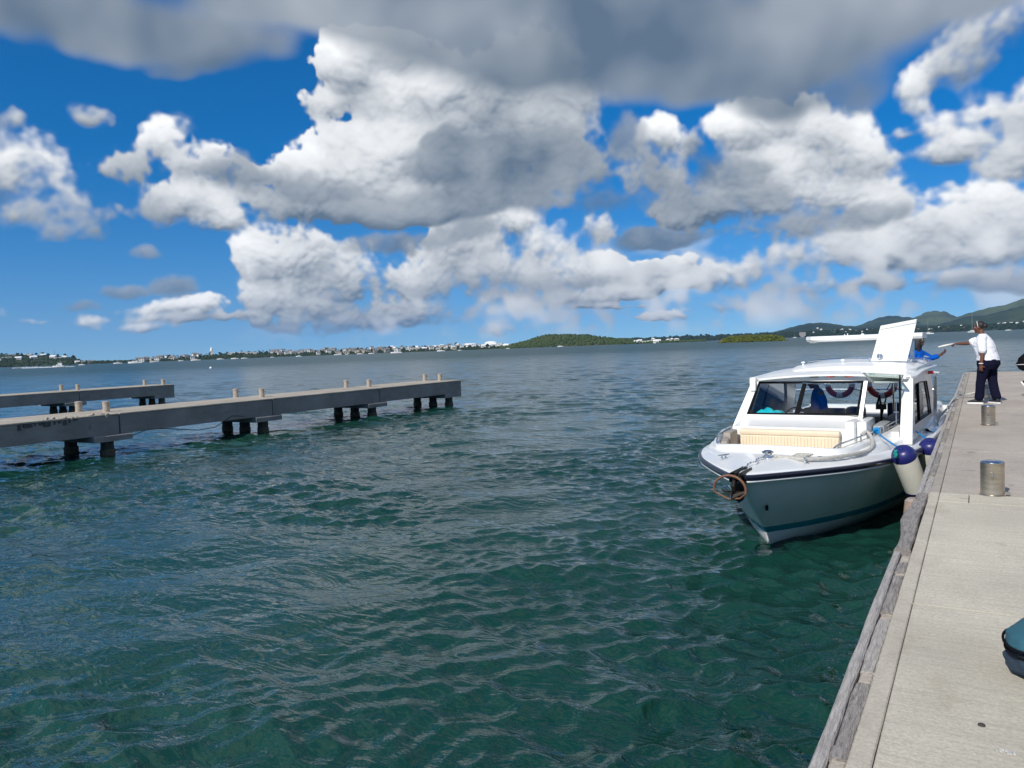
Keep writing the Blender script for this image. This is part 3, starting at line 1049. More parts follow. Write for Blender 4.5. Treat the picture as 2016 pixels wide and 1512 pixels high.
# ------------------------------------------------------------------ far shores
def land_mat(name, stops, scale, haze=0.0):
    m = bpy.data.materials.new(name)
    m.use_nodes = True
    nt = m.node_tree
    p = nt.nodes['Principled BSDF']
    p.inputs['Roughness'].default_value = 1.0
    p.inputs['Specular IOR Level'].default_value = 0.0
    tc = nt.nodes.new('ShaderNodeTexCoord')
    n = nt.nodes.new('ShaderNodeTexNoise')
    n.inputs['Scale'].default_value = scale
    n.inputs['Detail'].default_value = 9
    n.inputs['Roughness'].default_value = 0.68
    nt.links.new(tc.outputs['Object'], n.inputs['Vector'])
    cr = nt.nodes.new('ShaderNodeValToRGB')
    cr.color_ramp.interpolation = 'LINEAR'
    for i, (pos, c) in enumerate(stops):
        e = cr.color_ramp.elements[i] if i < 2 else cr.color_ramp.elements.new(pos)
        e.position = pos
        e.color = tuple(c) + (1,)
    nt.links.new(n.outputs[0], cr.inputs[0])
    nt.links.new(cr.outputs[0], p.inputs['Base Color'])
    return m


M_SCRUB = land_mat('scrub_hillside', [(0.36, (0.030, 0.055, 0.012)), (0.46, (0.060, 0.085, 0.020)), (0.54, (0.10, 0.095, 0.035)), (0.64, (0.13, 0.105, 0.05))], 0.035)
M_LOW = land_mat('coastal_green', [(0.38, (0.018, 0.035, 0.012)), (0.52, (0.045, 0.065, 0.025)), (0.62, (0.10, 0.09, 0.06))], 0.05)
M_MOUNT = land_mat('forested_mountain', [(0.36, (0.016, 0.030, 0.018)), (0.50, (0.030, 0.050, 0.024)), (0.62, (0.060, 0.080, 0.032))], 0.004)
M_MOUNT2 = land_mat('grassy_mountain', [(0.36, (0.034, 0.054, 0.026)), (0.50, (0.068, 0.092, 0.036)), (0.62, (0.11, 0.135, 0.05))], 0.005)
M_ISLET = land_mat('mangrove_ground', [(0.4, (0.03, 0.045, 0.01)), (0.6, (0.08, 0.09, 0.02))], 0.1)


def fbm1(x, seed):
    r = 0
    for k in range(5):
        r += sin(x * 0.9 * 2 ** k + seed * (k + 1.7)) * 0.5 ** k
    return r


LANDS = {}


def interp(prof, x):
    if x <= prof[0][0]:
        return prof[0][1]
    for (a, b), (c, d) in zip(prof, prof[1:]):
        if x <= c:
            return b + (d - b) * (x - a) / (c - a)
    return prof[-1][1]


def terrain(name, prof, D0, D1, m, label=None, rough=0.25, rows=14, step=4.0, seed=0, back=True):
    """land mass: shoreline at distance D0, crest at D1 whose height follows prof (photo column, crest row)"""
    x0, x1 = prof[0][0], prof[-1][0]
    n = int((x1 - x0) / step) + 1
    vs, fs = [], []
    nrow = rows + (6 if back else 0)
    rr = random.Random(seed)
    rx = [rr.uniform(0, 100) for _ in range(4)]
    for i in range(n + 1):
        px_ = x0 + (x1 - x0) * i / n
        yh = interp(prof, px_)
        zc = max(0.3, zat(px_, yh, D1))
        for j in range(nrow + 1):
            if j <= rows:
                t = j / rows
                D = D0 + (D1 - D0) * t
                g = t ** 0.85 if t < 1 else 1
            else:
                t = (j - rows) / (nrow - rows)
                D = D1 + (D1 - D0) * 0.4 * t
                g = 1 - t ** 1.3
            p = at(px_, D)
            w = sin(pi * min(1, j / rows)) if j < rows else 0
            s = D1 * 0.00035
            nz = (math.sin(p.x / (60 * s * 8) + rx[0]) * math.cos(p.y / (45 * s * 8) + rx[1]) + .5 * math.sin(p.x / (20 * s * 8) + rx[2] + p.y / (26 * s * 8)))
            z = zc * g * (1 + rough * nz * w) + fbm1(px_ * .35 + j * 2, seed) * zc * .02
            if j == 0 or j == nrow:
                z = -1.5
            vs.append((p.x, p.y, z))
    for i in range(n):
        for j in range(nrow):
            a = i * (nrow + 1) + j
            fs.append((a, a + nrow + 1, a + nrow + 2, a + 1))
    o = mesh_obj(name, vs, fs, m, smooth=True)
    o['kind'] = 'structure'
    LANDS[name] = (prof, D0, D1, rows)
    return o


def ground_z(prof, D0, D1, x, D):
    zc = max(0.3, zat(x, interp(prof, x), D1))
    t = max(0, min(1, (D - D0) / (D1 - D0)))
    return zc * t ** 0.85


P_HEAD = [(-260, 706), (-120, 698), (0, 698), (60, 700), (120, 702), (145, 705), (165, 713), (240, 712), (280, 711), (330, 707), (400, 702)]
terrain('headland', P_HEAD, 1380, 1700, M_LOW, seed=1)
P_TOWN = [(240, 712), (300, 707), (400, 700.5), (480, 695), (560, 693.5), (640, 691), (700, 688.5), (800, 685.5), (900, 682), (940, 680.5), (985, 681), (1030, 683)]
terrain('town_shore', P_TOWN, 1400, 1600, M_LOW, seed=2)
P_HILL = [(960, 688), (1005, 679.5), (1030, 674), (1060, 664), (1078, 659.5), (1100, 660), (1130, 659), (1160, 660.5), (1185, 664), (1210, 667), (1260, 671), (1320, 673.5), (1380, 671)]
terrain('green_hill', P_HILL, 1360, 1560, M_SCRUB, rough=.3, seed=3)
P_POINT = [(1160, 672), (1250, 668), (1330, 664.5), (1420, 661.5), (1500, 657), (1560, 655), (1700, 650), (1850, 645), (2016, 636), (2150, 630), (2400, 630)]
terrain('wooded_point', P_POINT, 2150, 2500, M_LOW, seed=4)
P_M1 = [(1480, 661), (1530, 652), (1560, 643.5), (1590, 636.5), (1620, 635), (1645, 638), (1665, 641.5), (1700, 642), (1760, 640), (1830, 640), (1900, 640)]
terrain('mountain_ridge', P_M1, 3000, 3900, M_MOUNT, rough=.35, seed=5)
P_M2 = [(1650, 648), (1690, 641), (1715, 631), (1735, 624), (1758, 621), (1780, 624), (1800, 625), (1830, 632), (1880, 640)]
terrain('mountain_ridge', P_M2, 4100, 5200, M_MOUNT, rough=.35, seed=6)
P_M3 = [(1770, 640), (1800, 626), (1818, 617), (1832, 612), (1860, 613), (1872, 618), (1885, 625), (1910, 634), (1960, 640)]
terrain('mountain_ridge', P_M3, 4300, 5400, M_MOUNT2, rough=.35, seed=7)
P_M4 = [(1840, 640), (1880, 626), (1905, 618), (1950, 607.5), (1980, 604), (2010, 594.5), (2060, 586), (2150, 580), (2300, 590), (2480, 620)]
terrain('mountain_ridge', P_M4, 4000, 5300, M_MOUNT2, rough=.35, seed=8)
P_M5 = [(1820, 645), (1870, 634), (1900, 624), (1940, 622), (1975, 612), (2016, 602), (2080, 600), (2200, 606), (2400, 630)]
terrain('mountain_ridge', P_M5, 3000, 3900, M_MOUNT, rough=.3, seed=9)

# ------------------------------------------------------------------ vegetation on the shores
def leaf_mat(name, c1, c2, sc=0.6):
    return mat(name, c1, 1.0, nscale=sc, color2=c2, spec=0.0)


M_LEAF = leaf_mat('coastal_foliage', (0.016, 0.032, 0.010), (0.045, 0.065, 0.018), 0.15)
M_LEAF2 = leaf_mat('hill_foliage', (0.030, 0.060, 0.012), (0.085, 0.105, 0.025), 0.1)
M_LEAFY = leaf_mat('mangrove_foliage', (0.075, 0.105, 0.012), (0.17, 0.17, 0.03), 0.35)
M_LEAFD = leaf_mat('dark_foliage', (0.010, 0.022, 0.010), (0.03, 0.045, 0.016), 0.2)


def clump(mb, c, r, rr, squash=0.75, n=3, mi=0):
    """one leafy clump: a few crossing, jagged shells"""
    seg = 7
    rings = []
    for i in range(4):
        t = (i + .3) / 3.6
        ph = t * pi
        ring = []
        for k in range(seg):
            a = 2 * pi * k / seg + i * .5
            q = r * rr.uniform(.72, 1.2)
            ring.append((c[0] + q * sin(ph) * cos(a), c[1] + q * sin(ph) * sin(a), c[2] + q * cos(ph) * squash))
        rings.append(ring)
    mb.loft(rings, mi)


def thicket(name, x0, x1, D0, D1, n, size, m, prof=None, pd=None, seed=0, kind='stuff', up=0.4):
    rr = random.Random(seed)
    mb = MB()
    for i in range(n):
        px_ = rr.uniform(x0, x1)
        D = D0 + (D1 - D0) * rr.random()
        p = at(px_, D)
        z = ground_z(prof, pd[0], pd[1], px_, D) if prof else 0.3
        s = size * rr.uniform(.5, 1.3)
        clump(mb, (p.x, p.y, z + s * up), s, rr)
    o = mb.build(name, m)
    return tag(o, kind=kind)


thicket('shore_thicket', -200, 262, 1385, 1690, 900, 2.6, M_LEAF, P_HEAD, (1380, 1700), 1)
thicket('shore_thicket', 240, 1010, 1403, 1600, 1500, 2.0, M_LEAF, P_TOWN, (1400, 1600), 2)
thicket('hill_scrub', 985, 1390, 1362, 1565, 2300, 2.2, M_LEAF2, P_HILL, (1360, 1560), 3)
thicket('point_wood', 1230, 2100, 2155, 2500, 2200, 4.6, M_LEAFD, P_POINT, (2150, 2500), 4)

# the mangrove islet and single trees
P_ISLE = [(1412, 675), (1421, 668), (1432, 663), (1450, 659.5), (1475, 658), (1500, 658.5), (1520, 658), (1538, 660), (1548, 667), (1552, 673)]
terrain('islet', [(a, b + 4) for a, b in P_ISLE], 560, 582, M_ISLET, seed=12, step=2, rows=8)
rr = random.Random(31)
mb = MB()
for i in range(900):
    x = rr.uniform(1418, 1547)
    D = rr.uniform(560, 600)
    zt = max(0.5, zat(x, interp(P_ISLE, x) + 1.5, 580))
    p = at(x, D)
    edge = min(1, (D - 558) / 8)
    z = rr.uniform(.1, 1) * zt * edge
    clump(mb, (p.x, p.y, z), rr.uniform(.3, .75), rr)
tag(mb.build('mangrove_thicket', M_LEAFY), kind='stuff')

M_TRUNK = mat('far_trunk', (0.09, 0.07, 0.05), 0.9, noise=.4)


def palm_mesh(seed, h):
    rr = random.Random(seed)
    mb = MB()
    lean = rr.uniform(-.5, .5)
    mb.tube([(0, 0, 0), (lean * .5, 0, h * .5), (lean, 0, h)], [.28, .2, .16], 5, 0)
    for k in range(11):
        a = k * 2 * pi / 11 + rr.uniform(-.2, .2)
        L = rr.uniform(1.7, 2.4)
        d = rr.uniform(.1, .9)
        ca, sa = cos(a), sin(a)
        pts = []
        for t, w in ((0, .12), (.4, .42), (.75, .38), (1, .05)):
            x, z = L * t, h + d * sin(t * 2.2) * 1.1 - 1.5 * t * t
            pts += [(lean + x * ca - w * sa, x * sa + w * ca, z - .1), (lean + x * ca + w * sa, x * sa - w * ca, z - .1)]
        mb.add(pts, [(0, 1, 3, 2), (2, 3, 5, 4), (4, 5, 7, 6)], 1)
    return mb


def tree_mesh(seed, h, w):
    rr = random.Random(seed)
    mb = MB()
    mb.tube([(0, 0, 0), (.1, 0, h * .4)], [.25, .18], 5, 0)
    for k in range(16):
        a = rr.uniform(0, 6.3)
        q = w * rr.uniform(0, .75)
        clump(mb, (q * cos(a), q * sin(a), h * rr.uniform(.35, .9)), w * rr.uniform(.25, .5), rr, mi=1)
    return mb


palms = [palm_mesh(s, 4.6 + s * .5).build('palm_tree', [M_TRUNK, M_LEAFD]) for s in range(4)]
trees = [tree_mesh(s, 4.5 + s, 2.6 + s * .3).build('broadleaf_tree', [M_TRUNK, (M_LEAF, M_LEAFD)[s % 2]]) for s in range(4)]
used = set()
ORD2 = ['first', 'second', 'third', 'fourth', 'fifth', 'sixth', 'seventh', 'eighth', 'ninth', 'tenth', 'eleventh', 'twelfth', 'thirteenth', 'fourteenth']


def scatter(protos, x0, x1, n, dfrac, prof, pd, label, group, cat, seed, smin=.8, smax=1.25):
    rr = random.Random(seed)
    for i in range(n):
        pr = protos[i % len(protos)]
        if pr.name in used:
            o = pr.copy()
            COL.objects.link(o)
        else:
            o = pr
            used.add(pr.name)
        x = x0 + (x1 - x0) * (i + rr.uniform(.1, .9)) / n
        D = pd[0] + (pd[1] - pd[0]) * rr.uniform(*dfrac)
        p = at(x, D)
        s = rr.uniform(smin, smax)
        o.location = (p.x, p.y, ground_z(prof, pd[0], pd[1], x, D) - .3)
        o.scale = (s, s, s)
        o.rotation_euler = (0, 0, rr.uniform(0, 6.3))
        tag(o, (label + ', ' + ORD2[i] + ' from the left') if n <= 14 else label, cat, group)


TW = (1400, 1600)
scatter(palms, 300, 905, 62, (.15, .95), P_TOWN, TW, 'dark palm tree standing between the houses of the far shore', 'palm trees among the houses of the far shore', 'palm tree', 1)
scatter(trees, 280, 1000, 46, (.2, 1.0), P_TOWN, TW, 'dark rounded tree between the houses of the far shore', 'rounded trees among the houses of the far shore', 'tree', 2)
scatter(trees, -100, 150, 20, (.7, 1.0), P_HEAD, (1380, 1700), 'dark tree on the crest of the left headland', 'trees on the crest of the left headland', 'tree', 3)
scatter(trees, 1075, 1200, 8, (.9, 1.0), P_HILL, (1360, 1560), 'dark tree on the crest of the green hill', 'trees on the crest of the green hill', 'tree', 4, .5, .75)
scatter(palms, 1215, 1270, 10, (.1, .8), P_HILL, (1360, 1560), 'thin tree on the low shore right of the green hill', 'thin trees right of the green hill', 'tree', 5)
scatter(trees, 1300, 1420, 14, (.2, .9), P_POINT, (2150, 2500), 'dark tree on the low wooded point left of the islet', 'trees on the wooded point left of the islet', 'tree', 6, 1.3, 1.9)
scatter(trees, 1548, 2016, 34, (.05, .6), P_POINT, (2150, 2500), 'dark shoreline tree below the far mountains', 'shoreline trees below the mountains', 'tree', 7, 1.3, 1.9)

# ------------------------------------------------------------------ houses
M_WH = mat('white_render', (0.78, 0.77, 0.73), .8, noise=.12, nscale=.5)
M_CR = mat('cream_render', (0.66, 0.58, 0.44), .8, noise=.15, nscale=.5)
M_GRW = mat('grey_render', (0.36, 0.34, 0.31), .8, noise=.2, nscale=.5)
M_RGREY = mat('grey_shingle', (0.24, 0.225, 0.21), .9, noise=.3, nscale=1)
M_RRED = mat('red_tile', (0.26, 0.10, 0.06), .85, noise=.3, nscale=1)
M_RWH = mat('white_roof', (0.82, 0.82, 0.80), .7, noise=.08, nscale=.5)
M_WIN = mat('window_glass_far', (0.03, 0.04, 0.05), .15)


def house_mesh(w, d, h, kind, storeys=1, chim=False):
    mb = MB()
    mb.box(-w / 2, w / 2, -d / 2, d / 2, -1.5, h, 0)
    if kind == 'flat':
        mb.box(-w / 2 - .15, w / 2 + .15, -d / 2 - .15, d / 2 + .15, h, h + .3, 1)
    elif kind == 'gable':
        r = h + w * .20 + .5
        e = .4
        mb.add([(-w / 2 - e, -d / 2 - e, h), (w / 2 + e, -d / 2 - e, h), (w / 2 + e, d / 2 + e, h), (-w / 2 - e, d / 2 + e, h), (-w / 2 - e, 0, r), (w / 2 + e, 0, r)],
               [(0, 1, 5, 4), (2, 3, 4, 5), (0, 4, 3), (1, 2, 5), (3, 2, 1, 0)], 1)
    elif kind == 'hip':
        r = h + w * .22
        e = .4
        mb.add([(-w / 2 - e, -d / 2 - e, h), (w / 2 + e, -d / 2 - e, h), (w / 2 + e, d / 2 + e, h), (-w / 2 - e, d / 2 + e, h), (-w / 5, 0, r), (w / 5, 0, r)],
               [(0, 1, 5, 4), (2, 3, 4, 5), (0, 4, 3), (1, 2, 5), (3, 2, 1, 0)], 1)
    elif kind == 'dome':
        rings = []
        for i in range(6):
            a = i / 5 * pi / 2
            rings.append([(w * .5 * cos(a) * cos(t * pi / 8), d * .5 * cos(a) * sin(t * pi / 8), h + h * .7 * sin(a)) for t in range(16)])
        mb.loft(rings, 1)
    nw = max(2, int(w / 2.4))
    for s in range(storeys):
        z = h * (s + .35) / storeys
        for k in range(nw):
            x = -w / 2 + w * (k + .5) / nw
            ww = w / nw * .28
            for sy in (-1, 1):
                y = sy * (d / 2 + .02)
                mb.box(x - ww, x + ww, min(y, y - sy * .1), max(y, y - sy * .1), z, z + h / storeys * .42, 2)
    return mb


ORD = ['first', 'second', 'third', 'fourth', 'fifth', 'sixth', 'seventh', 'eighth', 'ninth', 'tenth', 'eleventh', 'twelfth', 'thirteenth', 'fourteenth', 'fifteenth', 'sixteenth']


def houses(x0, x1, n, prof, pd, df, kinds, label, group, seed, smin=.8, smax=1.2):
    rr = random.Random(seed)
    protos = {}
    for i in range(n):
        k = rr.choice(kinds)
        if k not in protos:
            w, d, h, kind, wallm, roofm, st = k
            o = house_mesh(w, d, h, kind, st).build('house', [wallm, roofm, M_WIN])
            protos[k] = o
        else:
            o = protos[k].copy()
            COL.objects.link(o)
        x = x0 + (x1 - x0) * (i + rr.uniform(.15, .85)) / n
        D = pd[0] + (pd[1] - pd[0]) * rr.uniform(*df)
        p = at(x, D)
        s = rr.uniform(smin, smax)
        o.location = (p.x, p.y, ground_z(prof, pd[0], pd[1], x, D) + .2)
        o.scale = (s, s, s)
        o.rotation_euler = (0, 0, -atan2(p.x, p.y) + rr.uniform(-.5, .5))
        tag(o, (label + ', ' + ORD[i] + ' from the left') if n <= 16 else label, 'house', group)


W1, W2, C1 = (9, 6, 3.2, 'gable', M_WH, M_RWH, 1), (7, 6, 4.5, 'flat', M_WH, M_RWH, 2), (8, 6, 4.6, 'hip', M_CR, M_RWH, 2)
G1, G2, G3 = (8, 6, 4.4, 'gable', M_GRW, M_RGREY, 2), (9, 6, 3.4, 'hip', M_CR, M_RGREY, 1), (7, 6, 5, 'gable', M_WH, M_RGREY, 2)
R1 = (7, 5, 3.6, 'hip', M_CR, M_RRED, 1)
houses(-60, 140, 13, P_HEAD, (1380, 1700), (.35, 1.0), [(16, 7, 2.6, 'flat', M_WH, M_RWH, 1), W1], 'long low white building among the trees of the left headland', 'white buildings on the left headland', 1)
houses(150, 182, 3, P_HEAD, (1380, 1700), (.1, .3), [W1, G1], 'small house at the low tip of the left headland', 'houses at the tip of the left headland', 2, .7, .9)
houses(268, 400, 14, P_TOWN, TW, (.05, .8), [G1, G2, G3], 'grey roofed house on the shore left of the white tower', 'grey roofed houses left of the white tower', 3)
houses(535, 770, 34, P_TOWN, TW, (.05, .95), [G1, G2, G3, G1], 'grey roofed villa in the row between long white building and tall mast', 'grey roofed villas in the middle of the far shore', 4)
houses(768, 905, 26, P_TOWN, TW, (.05, .9), [W1, W2, C1, G3], 'pale house in the bright village right of the tall mast', 'pale houses of the village right of the tall mast', 5)
houses(905, 1002, 11, P_TOWN, TW, (.35, .95), [W2, W1], 'white building in the bright cluster left of the green hill', 'white buildings in the cluster left of the green hill', 6, 1.0, 1.4)
houses(995, 1030, 5, P_TOWN, TW, (.5, 1), [R1, W1], 'red roofed house against the left foot of the green hill', 'red roofed houses at the foot of the green hill', 7)
houses(1250, 1300, 7, P_HILL, (1360, 1560), (.05, .45), [W1, (13, 6, 2.8, 'flat', M_WH, M_RWH, 1)], 'white waterfront building on the low shore right of the green hill', 'white waterfront buildings right of the green hill', 8)
houses(1310, 1335, 3, P_POINT, (2150, 2500), (.0, .2), [C1], 'cream waterfront building at the end of the low shore', 'cream buildings at the end of the low shore', 9, 1.2, 1.5)
houses(1600, 1720, 12, P_POINT, (2150, 2500), (.3, 1), [W1, W2, C1], 'white house above the hardtop at the foot of the mountains', 'white houses at the foot of the left mountain ridge', 10, .65, 1.05)
houses(1600, 1690, 7, P_M1, (3000, 3900), (.15, .5), [W1, W2], 'small house high on the slope of the dark left ridge', 'small houses on the dark left ridge', 11, .65, 1.05)
houses(1805, 1900, 12, P_POINT, (2150, 2500), (.2, .9), [W1, R1, (18, 7, 3, 'flat', M_CR, M_RRED, 1)], 'low building on the shore between the two moored sailing boats', 'low buildings between the two sailing boats', 12, .65, 1.05)
houses(1965, 2060, 16, P_POINT, (2150, 2500), (.3, 1), [W1, W2, C1], 'white house on the green slope right of the woman in white', 'white houses right of the woman', 13, .65, 1.05)


def single_house(x, D, prof, pd, spec, label, cat, s=1.0, rz=0.0, name='house'):
    w, d, h, kind, wallm, roofm, st = spec
    o = house_mesh(w, d, h, kind, st).build(name, [wallm, roofm, M_WIN])
    p = at(x, D)
    o.location = (p.x, p.y, ground_z(prof, pd[0], pd[1], x, D))
    o.scale = (s, s, s)
    o.rotation_euler = (0, 0, -atan2(p.x, p.y) + rz)
    return tag(o, label, cat)


single_house(417, 1590, P_TOWN, TW, (5.5, 5.5, 9, 'dome', M_WH, M_RWH, 3), 'tall white round topped tower above the left part of the shore', 'tower', name='water_tower')
single_house(468, 1560, P_TOWN, TW, (36, 9, 3.6, 'flat', M_WH, M_RWH, 1), 'very long low white building right of the white tower', 'building', name='long_building')
single_house(495, 1540, P_TOWN, TW, (20, 9, 4.4, 'flat', M_WH, M_RGREY, 2), 'long white building with grey roof beside the very long one', 'building', name='long_building')
single_house(540, 1540, P_TOWN, TW, (14, 8, 4.8, 'gable', M_WH, M_RGREY, 2), 'white gabled building on the shore right of the long ones', 'building')
single_house(925, 1590, P_TOWN, TW, (26, 10, 5, 'flat', M_WH, M_RWH, 2), 'white terraced building left of the white domed one', 'building', 1.1, name='terrace_building')
single_house(967, 1580, P_TOWN, TW, (22, 12, 5.2, 'dome', M_WH, M_RWH, 1), 'large white domed building just left of the green hill', 'building', 1.15, name='domed_building')
single_house(990, 1585, P_TOWN, TW, (14, 9, 5.2, 'flat', M_WH, M_RWH, 2), 'white block attached right of the white domed building', 'building')
single_house(1286, 1540, P_HILL, (1360, 1560), (7, 7, 5, 'hip', M_WH, M_RWH, 2), 'white hip roofed house above the low shore behind the waterfront', 'house', 1.1)
single_house(1580, 2170, P_POINT, (2150, 2500), (16, 10, 12, 'flat', M_GRW, M_RGREY, 4), 'tall grey apartment block on the shore left of the hardtop', 'building', 1.0, name='apartment_block')
mb = MB()
mb.box(-.8, .8, -.8, .8, 0, 3, 0)
for q in range(8):
    mb.tube([(0, 0, q * 1.7), (0, 0, q * 1.7 + 1.7)], .42 - q * .03, 4)
o = mb.build('lattice_mast', mat('mast_grey', (.14, .15, .16), .6))
p = at(108, 1680)
o.location = (p.x, p.y, zat(108, 703, 1680))
tag(o, 'thin grey radio mast on the crest of the left headland', 'mast')

# ------------------------------------------------------------------ boats out on the water
M_GEL = mat('white_gelcoat', (0.80, 0.80, 0.79), .25, noise=.06, nscale=2, coat=.4)
M_GLD = mat('dark_boat_glass', (0.02, 0.025, 0.03), .1)
M_MAST = mat('mast_alloy', (0.62, 0.62, 0.60), .35, .7)
M_ORG = mat('orange_antifoul', (0.45, 0.12, 0.05), .5)


def hull_mb(L, B, Hh, mi=0):
    mb = MB()
    rings = []
    for i in range(9):
        t = i / 8
        b = B / 2 * (1 - max(0, (t - .45) / .55) ** 2.2)
        b = max(b, .02)
        z1 = Hh * (1 + .25 * t)
        y = -L / 2 + L * t
        rings.append([(-b, y, z1), (-b * .86, y + (0 if t < 1 else -.0), .15), (0, y - (.12 * L * max(0, t - .7) / .3), -.25), (b * .86, y, .15), (b, y, z1)])
    mb.loft(rings, mi)
    return mb


def far_boat(kind, x, D, L, label, rz, mast=0.0):
    p = at(x, D)
    t = thing(kind, label, 'sailing boat' if mast else 'motorboat', (p.x, p.y, 0.05), -atan2(p.x, p.y) + radians(rz))
    B = L * .3
    hull_mb(L, B, L * .10 + .2).build('hull', M_GEL, t, auto=True)
    hz = L * .10 + .2
    mb = MB()
    if kind == 'flybridge_yacht':
        mb.box(-B * .4, B * .4, -L * .32, L * .18, hz, hz + L * .14)
        mb.box(-B * .34, B * .34, -L * .28, L * .02, hz + L * .14, hz + L * .25)
        mb.box(-B * .42, B * .42, -L * .34, L * .08, hz + L * .30, hz + L * .315)
        for sx in (-1, 1):
            for sy in (-.3, 0.04):
                mb.box(sx * B * .36 - .05, sx * B * .36 + .05, L * sy - .05, L * sy + .05, hz + L * .2, hz + L * .3)
        mb.tube([(0, -L * .15, hz + L * .31), (0, -L * .15, hz + L * .5)], .06, 5)
    elif kind == 'catamaran':
        mb.box(-B * .62, B * .62, -L * .25, L * .15, hz, hz + L * .11)
    else:
        mb.box(-B * .3, B * .3, -L * .15, L * .2, hz, hz + L * .09)
    mb.build('cabin', M_GEL, t)
    g = MB()
    wz = hz + L * .045
    g.box(-B * .405, B * .405, -L * .2, L * .1, wz, wz + L * .035) if kind == 'flybridge_yacht' else g.box(-B * .31, B * .31, -L * .1, L * .15, wz, wz + L * .03)
    g.build('window', M_GLD, t)
    if mast:
        m = MB()
        m.tube([(0, L * .05, hz), (0, L * .05, mast)], [.11, .06], 6)
        m.tube([(0, L * .05, hz + 1.6), (0, -L * .38, hz + 1.5)], .07, 5)
        m.box(-.7, .7, L * .05 - .03, L * .05 + .03, mast * .6, mast * .6 + .06)
        m.build('mast', M_MAST, t)
    return t


far_boat('flybridge_yacht', 115, 620, 7.5, 'white flybridge motor yacht under the mast of the left headland', 75)
far_boat('sailboat', 161, 900, 6, 'small dark sailing boat between the yacht and the low shore', 70, 9)
far_boat('sailboat', 232, 900, 8.5, 'white sailing boat with mast off the low part of the shore', 85, 11)
far_boat('motorboat', 266, 850, 13, 'long white motorboat farthest forward left of the tower', 80)
far_boat('motorboat', 303, 950, 9, 'white motorboat just right of the long white one', 95)
far_boat('motorboat', 356, 1000, 6, 'small white motorboat between the tower and long motorboat', 80)
far_boat('motorboat', 385, 1000, 11, 'low white motorboat below and left of the white tower', 90)
far_boat('motorboat', 434, 1050, 9, 'white motorboat moored just right of the white tower', 95)
far_boat('motorboat', 462, 1050, 9, 'white motorboat moored below the very long white building', 84)
far_boat('motorboat', 481, 1050, 8, 'white motorboat moored right below the end of the long building', 95)
far_boat('motorboat', 536, 1100, 5.5, 'little white motorboat alone below the white gabled building', 90)
far_boat('catamaran', 588, 1000, 7, 'white catamaran below the middle palms', 80, 14)
far_boat('motorboat', 664, 1100, 9, 'white motorboat first of the four right of the catamaran', 90)
far_boat('motorboat', 683, 1100, 4.5, 'smallest white motorboat of the four right of the catamaran', 85)
far_boat('motorboat', 709, 1100, 9, 'white motorboat third of the four right of the catamaran', 95)
far_boat('motorboat', 731, 1080, 8, 'white motorboat rightmost of the four right of the catamaran', 85)
o = far_boat('sailboat', 780, 900, 13, 'sailing boat with orange waterline and the tallest mast off the village', 84, 15.5)
mb = hull_mb(13.05, 3.95, .25)
ob = mb.build('boot_stripe', M_ORG, o)
far_boat('motorboat', 868, 1050, 11, 'white motorboat lying off the pale village', 90)
far_boat('motorboat', 905, 1150, 6, 'small white motorboat left below the white domed building', 85)
far_boat('motorboat', 1000, 1150, 6, 'small white motorboat below the foot of the green hill', 90)
far_boat('motorboat', 1103, 1200, 9, 'white motorboat drawn up below the green hill', 90)
far_boat('sailboat', 1565, 1500, 7, 'tiny sailing boat just right of the islet', 80, 12)
far_boat('sailboat', 1828, 900, 10, 'white sailing boat with bare mast left of the pointing woman', 83, 15)
far_boat('catamaran', 1915, 900, 10, 'white catamaran with bare mast behind the pointing woman', 60, 19)
far_boat('motorboat', 1985, 1300, 7, 'small white motorboat right of the woman in white', 85)
# racing boat with a long white wake
t = far_boat('speedboat', 32, 640, 5, 'small speedboat at the head of a long white wake', 100)
mb = MB()
M_FOAM = mat('white_foam', (0.8, 0.82, 0.82), .9, noise=.3, nscale=1.5)
rr = random.Random(6)
last = None
for i in range(60):
    u = i / 59
    p = at(34 + u * 112, 640 + u * 14)
    w = (1.1 - .8 * u) * rr.uniform(.5, 1.1)
    h = .34 * (1 - u) + .05
    mb.tube([(p.x - .6, p.y, 0), (p.x, p.y, h * rr.uniform(.6, 1.2)), (p.x + .7, p.y, 0)], [.1, w, .1], 5)
tag(mb.build('wake_foam', M_FOAM), kind='stuff')
p = at(414, 212)
t = thing('mooring_buoy', 'white round mooring buoy alone on the water below the white tower', 'buoy', (p.x, p.y, 0))
MB().lathe([(0.05, -.30), (0.25, -.2), (0.36, 0.05), (0.34, 0.25), (0.2, .42), (.05, .46)], n=16).build('float', M_GEL, t, auto=True)
mb = MB()
mb.tube([(-.1, 0, .44), (-.1, 0, .56), (.1, 0, .56), (.1, 0, .44)], .02, 6)
mb.build('ring', M_STEEL, t)

# ------------------------------------------------------------------ the launch moored at the quay
TH = radians(2.5)
BX, BY = -2.42, 9.0
boat = thing('harbour_launch', 'white cabin launch with teal waterline stripe moored bow-on at the quay', 'boat', (BX, BY, 0), -TH)


def W3(t, s, z):
    return Vector((BX + t * cos(TH) + s * sin(TH), BY - t * sin(TH) + s * cos(TH), z))


def M_boat():
    return Matrix.Translation((BX, BY, 0)) @ Matrix.Rotation(-TH, 4, 'Z')


